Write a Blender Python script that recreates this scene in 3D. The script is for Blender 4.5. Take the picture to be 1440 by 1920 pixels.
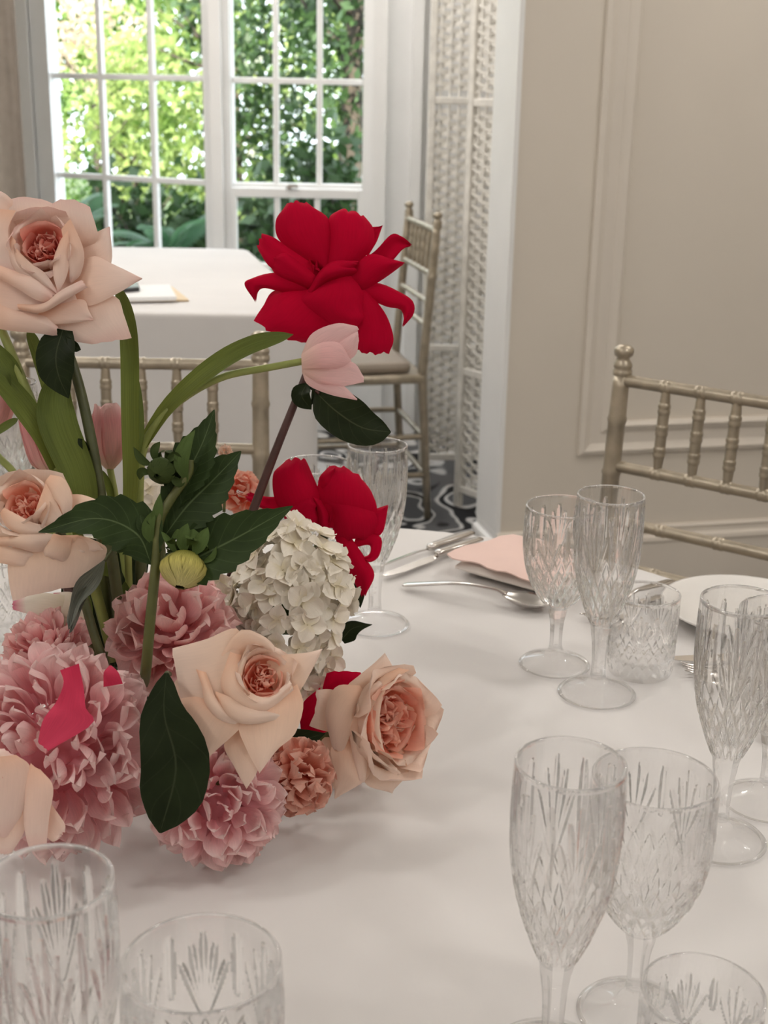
import bpy, bmesh, math, random
import numpy as np
from mathutils import Vector, Matrix, Quaternion, noise as mnoise

# ------------------------------------------------------------------ clear
for o in list(bpy.data.objects):
    bpy.data.objects.remove(o)
SC = bpy.context.scene
COL = SC.collection
PI = math.pi

# ------------------------------------------------------------------ camera
FPX, CAMH = 2480.0, 1.27                       # focal length in pixels of the 1440x1920 frame
TH, PH = math.atan(FPX / 7640.0), math.radians(1.1)
_r0 = Vector((1, 0, 0)); _u0 = Vector((0, math.sin(TH), math.cos(TH)))
FW = Vector((0, math.cos(TH), -math.sin(TH)))
RT = math.cos(PH) * _r0 + math.sin(PH) * _u0
UP = -math.sin(PH) * _r0 + math.cos(PH) * _u0
CAM = Vector((0, 0, CAMH))
CROT = Matrix((RT, UP, -FW)).transposed()      # columns: right, up, towards the camera
cd = bpy.data.cameras.new('camera'); cam = bpy.data.objects.new('camera', cd); COL.objects.link(cam)
cam.matrix_world = Matrix.Translation(CAM) @ CROT.to_4x4()
cd.sensor_fit = 'HORIZONTAL'; cd.sensor_width = 36.0; cd.lens = 36.0 * FPX / 1440.0
cd.clip_start = 0.05; cd.clip_end = 200
cd.dof.use_dof = True; cd.dof.focus_distance = 0.97; cd.dof.aperture_fstop = 19.0
SC.camera = cam

# ------------------------------------------------------------------ world, sun, lamps, exposure
wd = bpy.data.worlds.new('sky'); SC.world = wd; wd.use_nodes = True
bg = wd.node_tree.nodes['Background']
bg.inputs[0].default_value = (0.83, 0.92, 1.0, 1); bg.inputs[1].default_value = 3.5
sd = bpy.data.lights.new('sun', 'SUN'); sd.energy = 13.0; sd.color = (1.0, 0.94, 0.80); sd.angle = math.radians(0.6)
LAMP_W = 17.5
sun = bpy.data.objects.new('sun_offscreen', sd); COL.objects.link(sun)
sun.rotation_euler = Vector((-0.30, 0.78, -0.86)).to_track_quat('-Z', 'Y').to_euler()
# ceiling lamps of the room: one regular grid, all alike, above the top of the picture
for nm, lx, ly in (('left_1', -1.4, 3.9), ('middle_1', 0.0, 3.9), ('left_2', -1.4, 2.4), ('right_2', 1.4, 2.4), ('left_3', -1.4, 0.4), ('right_3', 1.4, 0.4), ('left_4', -1.4, -1.6), ('right_4', 1.4, -1.6)):
    l = bpy.data.lights.new('ceiling_lamp', 'POINT'); l.energy = LAMP_W; l.shadow_soft_size = 0.10; l.color = (1.0, 0.955, 0.91)
    o = bpy.data.objects.new('ceiling_lamp_%s_offscreen' % nm, l); COL.objects.link(o); o.location = (lx, ly, 2.50)
SC.view_settings.view_transform = 'Standard'; SC.view_settings.look = 'None'
SC.view_settings.gamma = 1.0; SC.view_settings.use_curve_mapping = False
SC.view_settings.exposure = 0.28
SC.cycles.max_bounces = 24; SC.cycles.transmission_bounces = 24; SC.cycles.glossy_bounces = 10; SC.cycles.transparent_max_bounces = 64; SC.cycles.sample_clamp_indirect = 12

# ------------------------------------------------------------------ pixel rays -> points in the room
def ray(px, py): return FW + RT * ((px - 720) / FPX) - UP * ((py - 960) / FPX)
def W(px, py, z): return CAM + ray(px, py) * z
def T(px, py, h):
    d = ray(px, py); return CAM + d * ((h - CAMH) / d.z)
def atY(px, py, Y):
    d = ray(px, py); return CAM + d * (Y / d.y)

# ------------------------------------------------------------------ materials
MATS = {}
def nmat(name):
    m = bpy.data.materials.new(name); m.use_nodes = True
    nt = m.node_tree; b = nt.nodes['Principled BSDF']; MATS[name] = m
    return m, nt, b
def nd(nt, t, **kw):
    n = nt.nodes.new(t)
    for k, v in kw.items():
        if k in n.inputs: n.inputs[k].default_value = v
        else: setattr(n, k, v)
    return n
def rgba(c): return (c[0], c[1], c[2], 1)
def ramp(nt, stops):
    n = nt.nodes.new('ShaderNodeValToRGB'); e = n.color_ramp.elements
    e[0].position, e[0].color = stops[0][0], rgba(stops[0][1])
    e[1].position, e[1].color = stops[-1][0], rgba(stops[-1][1])
    for p, c in stops[1:-1]:
        k = e.new(p); k.color = rgba(c)
    return n
def plain(name, c, rough=0.5, metal=0.0, var=0.06, scale=8, bump=0.0, bscale=60, spec=0.5, coord='Object'):
    m, nt, b = nmat(name)
    tc = nd(nt, 'ShaderNodeTexCoord'); nz = nd(nt, 'ShaderNodeTexNoise', Scale=scale, Detail=4.0)
    nt.links.new(tc.outputs[coord], nz.inputs['Vector'])
    rp = ramp(nt, [(0.3, [max(0, x * (1 - var)) for x in c]), (0.7, [min(1, x * (1 + var)) for x in c])])
    nt.links.new(nz.outputs['Fac'], rp.inputs['Fac']); nt.links.new(rp.outputs['Color'], b.inputs['Base Color'])
    b.inputs['Roughness'].default_value = rough; b.inputs['Metallic'].default_value = metal
    b.inputs['Specular IOR Level'].default_value = spec
    if bump:
        n2 = nd(nt, 'ShaderNodeTexNoise', Scale=bscale, Detail=6.0); nt.links.new(tc.outputs[coord], n2.inputs['Vector'])
        bp = nd(nt, 'ShaderNodeBump', Strength=bump, Distance=0.01)
        nt.links.new(n2.outputs['Fac'], bp.inputs['Height']); nt.links.new(bp.outputs['Normal'], b.inputs['Normal'])
    return m
def petal_mat(name, stops, trans=0.35, rough=0.6, vein=0.035, spec=0.10, sheen=0.0, var=0.07):
    """colour runs from the base (v=0) to the edge (v=1) of each petal, with fine lengthwise veins"""
    m, nt, b = nmat(name)
    uv = nd(nt, 'ShaderNodeUVMap'); sp = nd(nt, 'ShaderNodeSeparateXYZ'); nt.links.new(uv.outputs[0], sp.inputs[0])
    rp = ramp(nt, stops); nt.links.new(sp.outputs['Y'], rp.inputs['Fac'])
    mp = nd(nt, 'ShaderNodeMapping'); mp.inputs['Scale'].default_value = (16, 1.6, 1)
    nt.links.new(uv.outputs[0], mp.inputs['Vector'])
    nz = nd(nt, 'ShaderNodeTexNoise', Scale=2.2, Detail=5.0); nt.links.new(mp.outputs[0], nz.inputs['Vector'])
    oi = nd(nt, 'ShaderNodeObjectInfo')
    mr = nd(nt, 'ShaderNodeMapRange'); mr.inputs['From Min'].default_value = 0.3; mr.inputs['From Max'].default_value = 0.7
    mr.inputs['To Min'].default_value = 1 - vein; mr.inputs['To Max'].default_value = 1 + vein * 0.4
    nt.links.new(nz.outputs['Fac'], mr.inputs['Value'])
    m2 = nd(nt, 'ShaderNodeMapRange'); m2.inputs['To Min'].default_value = 1 - var; m2.inputs['To Max'].default_value = 1 + var
    nt.links.new(oi.outputs['Random'], m2.inputs['Value'])
    mu = nd(nt, 'ShaderNodeMath', operation='MULTIPLY'); nt.links.new(mr.outputs[0], mu.inputs[0]); nt.links.new(m2.outputs[0], mu.inputs[1])
    vm = nd(nt, 'ShaderNodeVectorMath', operation='SCALE'); nt.links.new(rp.outputs[0], vm.inputs[0]); nt.links.new(mu.outputs[0], vm.inputs['Scale'])
    nt.links.new(vm.outputs[0], b.inputs['Base Color'])
    b.inputs['Roughness'].default_value = rough; b.inputs['Specular IOR Level'].default_value = spec
    bp = nd(nt, 'ShaderNodeBump', Strength=0.02, Distance=0.001)
    nt.links.new(nz.outputs['Fac'], bp.inputs['Height']); nt.links.new(bp.outputs[0], b.inputs['Normal'])
    tr = nd(nt, 'ShaderNodeBsdfTranslucent'); nt.links.new(vm.outputs[0], tr.inputs[0])
    mx = nd(nt, 'ShaderNodeMixShader'); mx.inputs[0].default_value = trans
    nt.links.new(b.outputs[0], mx.inputs[1]); nt.links.new(tr.outputs[0], mx.inputs[2])
    nt.links.new(mx.outputs[0], nt.nodes['Material Output'].inputs[0])
    return m
def leaf_mat(name, c, vein_c, rough=0.45, trans=0.15, nveins=9, vein_w=0.06, spec=0.10):
    """leaf blade with a pale midrib and slanting side veins in its UV"""
    m, nt, b = nmat(name)
    uv = nd(nt, 'ShaderNodeUVMap'); sp = nd(nt, 'ShaderNodeSeparateXYZ'); nt.links.new(uv.outputs[0], sp.inputs[0])
    su = nd(nt, 'ShaderNodeMath', operation='SUBTRACT'); su.inputs[1].default_value = 0.5; nt.links.new(sp.outputs['X'], su.inputs[0])
    ab = nd(nt, 'ShaderNodeMath', operation='ABSOLUTE'); nt.links.new(su.outputs[0], ab.inputs[0])
    mid = nd(nt, 'ShaderNodeMapRange'); mid.inputs['From Min'].default_value = 0.004; mid.inputs['From Max'].default_value = 0.022
    mid.inputs['To Min'].default_value = 1; mid.inputs['To Max'].default_value = 0; nt.links.new(ab.outputs[0], mid.inputs['Value'])
    a1 = nd(nt, 'ShaderNodeMath', operation='MULTIPLY_ADD'); a1.inputs[1].default_value = -0.45
    nt.links.new(ab.outputs[0], a1.inputs[0]); nt.links.new(sp.outputs['Y'], a1.inputs[2])
    a2 = nd(nt, 'ShaderNodeMath', operation='MULTIPLY'); a2.inputs[1].default_value = nveins; nt.links.new(a1.outputs[0], a2.inputs[0])
    fr = nd(nt, 'ShaderNodeMath', operation='FRACT'); nt.links.new(a2.outputs[0], fr.inputs[0])
    f2 = nd(nt, 'ShaderNodeMath', operation='SUBTRACT'); f2.inputs[1].default_value = 0.5; nt.links.new(fr.outputs[0], f2.inputs[0])
    f3 = nd(nt, 'ShaderNodeMath', operation='ABSOLUTE'); nt.links.new(f2.outputs[0], f3.inputs[0])
    sv = nd(nt, 'ShaderNodeMapRange'); sv.inputs['From Min'].default_value = 0.0; sv.inputs['From Max'].default_value = vein_w
    sv.inputs['To Min'].default_value = 0.30; sv.inputs['To Max'].default_value = 0; nt.links.new(f3.outputs[0], sv.inputs['Value'])
    mxm = nd(nt, 'ShaderNodeMath', operation='MAXIMUM'); nt.links.new(mid.outputs[0], mxm.inputs[0]); nt.links.new(sv.outputs[0], mxm.inputs[1])
    tc = nd(nt, 'ShaderNodeTexCoord'); nz = nd(nt, 'ShaderNodeTexNoise', Scale=40.0, Detail=4.0); nt.links.new(tc.outputs['Object'], nz.inputs['Vector'])
    rp = ramp(nt, [(0.3, [x * 0.75 for x in c]), (0.7, [x * 1.25 for x in c])]); nt.links.new(nz.outputs[0], rp.inputs[0])
    mc = nd(nt, 'ShaderNodeMix', data_type='RGBA'); nt.links.new(mxm.outputs[0], mc.inputs[0])
    nt.links.new(rp.outputs[0], mc.inputs[6]); mc.inputs[7].default_value = rgba(vein_c)
    nt.links.new(mc.outputs[2], b.inputs['Base Color'])
    b.inputs['Roughness'].default_value = rough; b.inputs['Specular IOR Level'].default_value = spec
    tr = nd(nt, 'ShaderNodeBsdfTranslucent'); nt.links.new(mc.outputs[2], tr.inputs[0])
    mx = nd(nt, 'ShaderNodeMixShader'); mx.inputs[0].default_value = trans
    nt.links.new(b.outputs[0], mx.inputs[1]); nt.links.new(tr.outputs[0], mx.inputs[2])
    nt.links.new(mx.outputs[0], nt.nodes['Material Output'].inputs[0])
    return m
def glass_mat(name, through=0.35, tint=(1, 1, 1), ior=1.5):
    m, nt, b = nmat(name)
    b.inputs['Base Color'].default_value = rgba(tint); b.inputs['Transmission Weight'].default_value = 1.0
    b.inputs['Roughness'].default_value = 0.0; b.inputs['IOR'].default_value = ior
    tr = nd(nt, 'ShaderNodeBsdfTransparent'); tr.inputs[0].default_value = rgba(tint)
    gl = nd(nt, 'ShaderNodeBsdfGlossy'); gl.inputs['Roughness'].default_value = 0.02
    lw = nd(nt, 'ShaderNodeLayerWeight'); lw.inputs['Blend'].default_value = 0.5
    pw = nd(nt, 'ShaderNodeMath', operation='POWER'); pw.inputs[1].default_value = 4.0; nt.links.new(lw.outputs['Facing'], pw.inputs[0])
    fr = nd(nt, 'ShaderNodeMath', operation='MULTIPLY_ADD'); fr.inputs[1].default_value = 0.55; fr.inputs[2].default_value = 0.035; nt.links.new(pw.outputs[0], fr.inputs[0])
    m2 = nd(nt, 'ShaderNodeMixShader'); nt.links.new(fr.outputs[0], m2.inputs[0]); nt.links.new(tr.outputs[0], m2.inputs[1]); nt.links.new(gl.outputs[0], m2.inputs[2])
    mx = nd(nt, 'ShaderNodeMixShader'); mx.inputs[0].default_value = through
    nt.links.new(b.outputs[0], mx.inputs[1]); nt.links.new(m2.outputs[0], mx.inputs[2])
    nt.links.new(mx.outputs[0], nt.nodes['Material Output'].inputs[0])
    return m

M_wall = plain('wall_paint', (0.72, 0.66, 0.575), 0.75, var=0.03, scale=2.0, bump=0.03, bscale=200)
M_white = plain('white_paint', (0.88, 0.88, 0.87), 0.45, var=0.02, bump=0.02, bscale=30)
M_ceil = plain('ceiling_paint', (0.82, 0.80, 0.77), 0.9, var=0.02)
M_cream = plain('cream_trim_paint', (0.74, 0.68, 0.60), 0.5, var=0.02)
M_drape = plain('taupe_drape', (0.30, 0.26, 0.22), 0.9, var=0.08, scale=30)
M_cloth = plain('white_table_linen', (0.73, 0.71, 0.695), 0.85, var=0.025, scale=6, bump=0.10, bscale=9)
M_cloth2 = plain('far_table_linen', (0.73, 0.71, 0.695), 0.85, var=0.03, scale=5, bump=0.15, bscale=7)
M_gold = plain('champagne_gold_paint', (0.44, 0.385, 0.30), 0.36, metal=0.7, var=0.14, scale=45, bump=0.05, bscale=120)
M_seat = plain('taupe_seat', (0.32, 0.27, 0.22), 0.7, var=0.08)
M_wicker = plain('white_wicker', (0.86, 0.84, 0.79), 0.6, var=0.10, scale=40)
M_steel = plain('cutlery_steel', (0.62, 0.59, 0.56), 0.16, metal=1.0, var=0.05, scale=60)
M_china = plain('white_china', (0.82, 0.80, 0.77), 0.2, var=0.01)
M_card = plain('blush_card', (0.82, 0.60, 0.535), 0.8, var=0.02, scale=30)
M_napkin = plain('napkin_linen', (0.80, 0.74, 0.69), 0.9, var=0.03, bump=0.1, bscale=80)
M_black = plain('black_plastic', (0.02, 0.02, 0.022), 0.3, var=0.05)
M_goldcard = plain('gold_card', (0.70, 0.52, 0.30), 0.5, var=0.03)
M_paper = plain('white_paper', (0.85, 0.85, 0.84), 0.7, var=0.01)
M_wood = plain('table_wood', (0.25, 0.17, 0.10), 0.6, var=0.2, scale=14)
M_bowl = plain('dark_bowl', (0.05, 0.05, 0.045), 0.5)
M_foam = plain('floral_foam', (0.03, 0.05, 0.02), 0.9, var=0.3)
M_glass = glass_mat('clear_crystal', 0.93)
M_cut = glass_mat('cut_crystal', 0.25)
M_stemg = glass_mat('stem_crystal', 0.55)
M_glassfoot = glass_mat('foot_crystal', 0.97)
M_pane = glass_mat('window_pane', 0.0)
nt_ = M_pane.node_tree
_tr = nd(nt_, 'ShaderNodeBsdfTransparent'); _gl = nd(nt_, 'ShaderNodeBsdfGlossy'); _gl.inputs['Roughness'].default_value = 0.02
_mx = nd(nt_, 'ShaderNodeMixShader'); _mx.inputs[0].default_value = 0.010
nt_.links.new(_tr.outputs[0], _mx.inputs[1]); nt_.links.new(_gl.outputs[0], _mx.inputs[2])
nt_.links.new(_mx.outputs[0], nt_.nodes['Material Output'].inputs[0])

BL = (0.86, 0.66, 0.555)
M_blush = petal_mat('blush_rose_petal', [(0, (0.87, 0.55, 0.40)), (0.35, (0.87, 0.63, 0.52)), (0.8, (0.88, 0.69, 0.61)), (1, (0.87, 0.62, 0.56))], 0.18)
M_blushin = petal_mat('blush_rose_heart', [(0, (0.66, 0.10, 0.07)), (0.5, (0.82, 0.25, 0.19)), (1, (0.89, 0.48, 0.40))], 0.35)
M_peach = petal_mat('peach_rose_petal', [(0, (0.88, 0.56, 0.40)), (0.4, (0.88, 0.65, 0.51)), (1, (0.90, 0.72, 0.62))], 0.18)
M_peachin = petal_mat('peach_rose_heart', [(0, (0.90, 0.24, 0.14)), (0.5, (0.95, 0.43, 0.31)), (1, (0.95, 0.62, 0.50))], 0.45)
M_red = petal_mat('crimson_petal', [(0, (0.48, 0.003, 0.028)), (0.45, (0.49, 0.003, 0.029)), (1, (0.51, 0.004, 0.033))], 0.12, spec=0.02, vein=0.08, var=0.06)
M_redpale = M_red
M_hot = petal_mat('hot_pink_petal', [(0, (0.62, 0.04, 0.10)), (1, (0.72, 0.075, 0.15))], 0.3, vein=0.08)
M_tulip = petal_mat('pink_tulip_petal', [(0, (0.84, 0.66, 0.50)), (0.3, (0.85, 0.50, 0.47)), (0.75, (0.82, 0.42, 0.43)), (1, (0.86, 0.62, 0.60))], 0.4, vein=0.14)
M_tuliplight = petal_mat('pale_tulip_petal', [(0, (0.84, 0.62, 0.54)), (0.4, (0.87, 0.57, 0.56)), (1, (0.89, 0.62, 0.62))], 0.4, vein=0.10)
M_dahlia = petal_mat('pink_dahlia_petal', [(0, (0.86, 0.36, 0.41)), (0.40, (0.94, 0.57, 0.59)), (1, (0.96, 0.75, 0.73))], 0.40, vein=0.10, var=0.07)
M_dahlia2 = petal_mat('rosy_dahlia_petal', [(0, (0.80, 0.31, 0.33)), (0.5, (0.91, 0.53, 0.53)), (1, (0.94, 0.69, 0.66))], 0.40, vein=0.10, var=0.08)
M_carn = petal_mat('coral_petal', [(0, (0.80, 0.19, 0.12)), (0.5, (0.85, 0.36, 0.26)), (1, (0.88, 0.55, 0.45))], 0.35, vein=0.1)
M_hyd = petal_mat('cream_hydrangea_petal', [(0, (0.86, 0.78, 0.58)), (0.4, (0.94, 0.88, 0.77)), (1, (0.96, 0.91, 0.82))], 0.18, vein=0.06, var=0.07)
M_whitepet = petal_mat('cream_petal', [(0, (0.80, 0.74, 0.58)), (0.75, (0.86, 0.78, 0.68)), (1, (0.70, 0.18, 0.28))], 0.35, vein=0.06)
M_bud = petal_mat('green_bud_petal', [(0, (0.26, 0.27, 0.05)), (0.45, (0.62, 0.56, 0.16)), (1, (0.76, 0.70, 0.32))], 0.1, vein=0.5)
M_sepal = petal_mat('sepal', [(0, (0.085, 0.13, 0.038)), (1, (0.10, 0.155, 0.045))], 0.15, vein=0.2)
M_dsepal = petal_mat('dark_sepal', [(0, (0.045, 0.070, 0.020)), (1, (0.06, 0.085, 0.025))], 0.1, vein=0.25)
M_leaf = leaf_mat('dark_dahlia_leaf', (0.030, 0.050, 0.016), (0.10, 0.14, 0.06), 0.5, 0.10)
M_rleaf = leaf_mat('rose_leaf', (0.016, 0.024, 0.009), (0.05, 0.06, 0.03), 0.4, 0.08, nveins=7)
M_bleaf = leaf_mat('glossy_dark_leaf', (0.016, 0.024, 0.009), (0.04, 0.05, 0.025), 0.5, 0.06, nveins=6)
M_tleaf = petal_mat('tulip_leaf', [(0, (0.20, 0.23, 0.05)), (0.5, (0.16, 0.20, 0.045)), (1, (0.13, 0.17, 0.045))], 0.35, rough=0.45, vein=0.25)
M_tleafdk = petal_mat('tulip_leaf_dark', [(0, (0.15, 0.19, 0.045)), (0.6, (0.14, 0.18, 0.045)), (1, (0.13, 0.17, 0.045))], 0.35, rough=0.45, vein=0.2)
M_tstem = plain('tulip_stem', (0.27, 0.31, 0.085), 0.5, var=0.12, scale=60)
M_rstem = plain('rose_stem', (0.075, 0.085, 0.03), 0.5, var=0.2, scale=80)
M_pstem = plain('purple_stem', (0.075, 0.028, 0.024), 0.5, var=0.25, scale=60)
M_gstem = plain('green_stem', (0.105, 0.115, 0.032), 0.5, var=0.15, scale=60)
M_grey = petal_mat('dried_leaf', [(0, (0.14, 0.15, 0.11)), (1, (0.24, 0.26, 0.23))], 0.15, vein=0.5)

# ------------------------------------------------------------------ object helpers
def link(o, parent=None):
    COL.objects.link(o)
    if parent is not None: o.parent = parent
    return o
def tag(o, label, cat, group=None):
    o['label'] = label; o['category'] = cat
    if group: o['group'] = group
    return o
def thing(name, label, cat, loc=(0, 0, 0), rotz=0.0, group=None, mat=None):
    o = bpy.data.objects.new(name, None); link(o); o.empty_display_size = 0.02
    if mat is not None: o.matrix_world = mat
    else:
        o.location = loc; o.rotation_euler = (0, 0, rotz)
    return tag(o, label, cat, group)
def mesh_from(name, verts, faces, mat, smooth=True, uvs=None):
    me = bpy.data.meshes.new(name); me.from_pydata([tuple(v) for v in verts], [], faces)
    if uvs is not None:
        ul = me.uv_layers.new(name='UVMap')
        li = np.empty(len(me.loops), dtype=np.int32); me.loops.foreach_get('vertex_index', li)
        ul.data.foreach_set('uv', np.asarray(uvs, dtype=np.float32)[li].ravel())
    if mat: me.materials.append(mat)
    if smooth: me.polygons.foreach_set('use_smooth', [True] * len(me.polygons))
    me.update()
    return me
def obj(name, me, parent=None): return link(bpy.data.objects.new(name, me), parent)
def struct(o): o['kind'] = 'structure'; return o
class MB:
    """collects shapes for ONE part"""
    def __init__(s): s.v = []; s.f = []
    def add(s, v, f):
        k = len(s.v); s.v += [tuple(p) for p in v]; s.f += [tuple(i + k for i in q) for q in f]; return s
    def box(s, lo, hi, M=None):
        v = [Vector((x, y, z)) for z in (lo[2], hi[2]) for y in (lo[1], hi[1]) for x in (lo[0], hi[0])]
        if M: v = [M @ p for p in v]
        return s.add(v, [(0, 2, 3, 1), (4, 5, 7, 6), (0, 1, 5, 4), (2, 6, 7, 3), (0, 4, 6, 2), (1, 3, 7, 5)])
    def tube(s, pts, rad, n=10, caps=True):
        pts = [Vector(p) for p in pts]
        if not hasattr(rad, '__len__'): rad = [rad] * len(pts)
        t0 = (pts[1] - pts[0]).normalized(); a = t0.orthogonal().normalized(); v = []
        for i, p in enumerate(pts):
            t = (pts[min(i + 1, len(pts) - 1)] - pts[max(i - 1, 0)]).normalized()
            a = (a - t * a.dot(t)).normalized(); b = t.cross(a)
            v += [p + (a * math.cos(q) + b * math.sin(q)) * rad[i] for q in [2 * PI * k / n for k in range(n)]]
        f = [(i * n + k, i * n + (k + 1) % n, (i + 1) * n + (k + 1) % n, (i + 1) * n + k) for i in range(len(pts) - 1) for k in range(n)]
        if caps: f += [tuple(range(n - 1, -1, -1)), tuple((len(pts) - 1) * n + k for k in range(n))]
        return s.add(v, f)
    def lathe(s, prof, n=32, c=(0, 0, 0)):
        v = []
        for r, z in prof: v += [(c[0] + r * math.cos(2 * PI * k / n), c[1] + r * math.sin(2 * PI * k / n), c[2] + z) for k in range(n)]
        f = [(i * n + k, i * n + (k + 1) % n, (i + 1) * n + (k + 1) % n, (i + 1) * n + k) for i in range(len(prof) - 1) for k in range(n)]
        return s.add(v, f)
    def build(s, name, mat, parent=None, smooth=False, bevel=0.0):
        o = obj(name, mesh_from(name, s.v, s.f, mat, smooth), parent)
        if bevel:
            b = o.modifiers.new('bevel', 'BEVEL'); b.width = bevel; b.segments = 2; b.limit_method = 'ANGLE'
        return o
def catmull(P, t):
    n = len(P) - 1
    if n == 1: return P[0].lerp(P[1], t)
    x = min(t * n, n - 1e-6); i = int(x); u = x - i
    p1, p2 = P[i], P[i + 1]
    p0 = P[i - 1] if i > 0 else p1 * 2 - p2
    p3 = P[i + 2] if i + 2 <= n else p2 * 2 - p1
    return 0.5 * ((2 * p1) + (p2 - p0) * u + (2 * p0 - 5 * p1 + 4 * p2 - p3) * u * u + (3 * p1 - p0 - 3 * p2 + p3) * u ** 3)
def interp(keys, t):
    """monotone cubic through the keys"""
    n = len(keys)
    for i in range(n - 1):
        (a, x), (b, y) = keys[i], keys[i + 1]
        if t <= b or i == n - 2:
            h = max(b - a, 1e-9); s = (y - x) / h
            def tan(k):
                if k == 0: return (keys[1][1] - keys[0][1]) / max(keys[1][0] - keys[0][0], 1e-9)
                if k == n - 1: return (keys[-1][1] - keys[-2][1]) / max(keys[-1][0] - keys[-2][0], 1e-9)
                s0 = (keys[k][1] - keys[k - 1][1]) / max(keys[k][0] - keys[k - 1][0], 1e-9); s1 = (keys[k + 1][1] - keys[k][1]) / max(keys[k + 1][0] - keys[k][0], 1e-9)
                return 0.0 if s0 * s1 <= 0 else 2 * s0 * s1 / (s0 + s1)
            q = min(1, max(0, (t - a) / h)); m0, m1 = tan(i) * h, tan(i + 1) * h
            return (2 * q ** 3 - 3 * q * q + 1) * x + (q ** 3 - 2 * q * q + q) * m0 + (3 * q * q - 2 * q ** 3) * y + (q ** 3 - q * q) * m1
    return keys[-1][1]
ROUND = [(0, .30), (.25, .72), (.55, .98), (.72, 1.0), (.86, .86), (.95, .55), (1, .10)]
POINT = [(0, .35), (.3, .85), (.5, 1.0), (.7, .80), (.85, .46), (.95, .16), (1, .01)]
BROAD = [(0, .40), (.2, .78), (.5, 1.0), (.8, 1.0), (.92, .86), (.98, .55), (1, .30)]
BOAT = [(0, .25), (.3, .75), (.6, 1.0), (.8, .82), (.93, .42), (1, .02)]
STRAP = [(0, .55), (.2, .75), (.5, 1.0), (.8, .85), (.93, .5), (1, .02)]
LEAF = [(0, .04), (.12, .45), (.35, .95), (.5, 1.0), (.7, .80), (.88, .38), (1, .01)]
def petal_mesh(name, spine, half, shape, N, mat, cup=0.5, roll=0.0, tip=0.0, wav=0.0, nu=9, nv=13, seed=0, teeth=0, tooth=0.12, fold=0.0, skew=0.0):
    """a petal or leaf: spine points (Vectors), half width, outline keys, facing N, cup = half angle of its cross arc,
    roll = edges rolled back, tip = tip rolled back, wav = ruffled edge, fold = V-fold along the midrib"""
    rnd = random.Random(seed); ph = [rnd.uniform(0, 6.28) for _ in range(4)]
    Ns = N if isinstance(N, (list, tuple)) and isinstance(N[0], Vector) else [N, N]
    vs, uvs, fs = [], [], []
    for j in range(nv):
        t = j / (nv - 1)
        if not teeth: t = 1 - (1 - t) ** 1.35
        p = catmull(spine, t); e = 1e-3
        tg = (catmull(spine, min(t + e, 1)) - catmull(spine, max(t - e, 0))).normalized()
        nn = Ns[0].lerp(Ns[-1], t); nn = (nn - tg * nn.dot(tg)).normalized(); sd_ = tg.cross(nn)
        w = half * interp(shape, t)
        w *= 1 + 0.05 * math.sin(5 * t + ph[0])
        for i in range(nu):
            u = -1 + 2 * i / (nu - 1)
            wu = w
            if teeth and abs(u) == 1: wu = w * (1 - tooth + tooth * 2 * ((t * teeth) % 1.0))
            c = cup if abs(cup) > 1e-3 else 1e-3
            a = c * u
            lat = wu * math.sin(a) / c; dep = wu * (1 - math.cos(a)) / c
            au = abs(u)
            if roll and au > 0.45: dep -= half * roll * ((au - 0.45) / 0.55) ** 2 * min(1, t * 1.6)
            if tip and t > 0.7: dep -= half * tip * ((t - 0.7) / 0.3) ** 2
            if fold: dep += abs(u) * wu * fold
            if wav: dep += half * wav * (0.35 + t) * (au ** 1.5 * math.sin(7 * t + ph[1] + (1.6 if u > 0 else 0)) + 0.5 * t * t * math.sin(4.5 * u + ph[2]))
            vs.append(p + sd_ * (lat + skew * half * t * t) + nn * dep); uvs.append((0.5 + u / 2, t))
    for j in range(nv - 1):
        for i in range(nu - 1):
            k = j * nu + i; fs.append((k, k + 1, k + nu + 1, k + nu))
    return mesh_from(name, vs, fs, mat, True, uvs)

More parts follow.
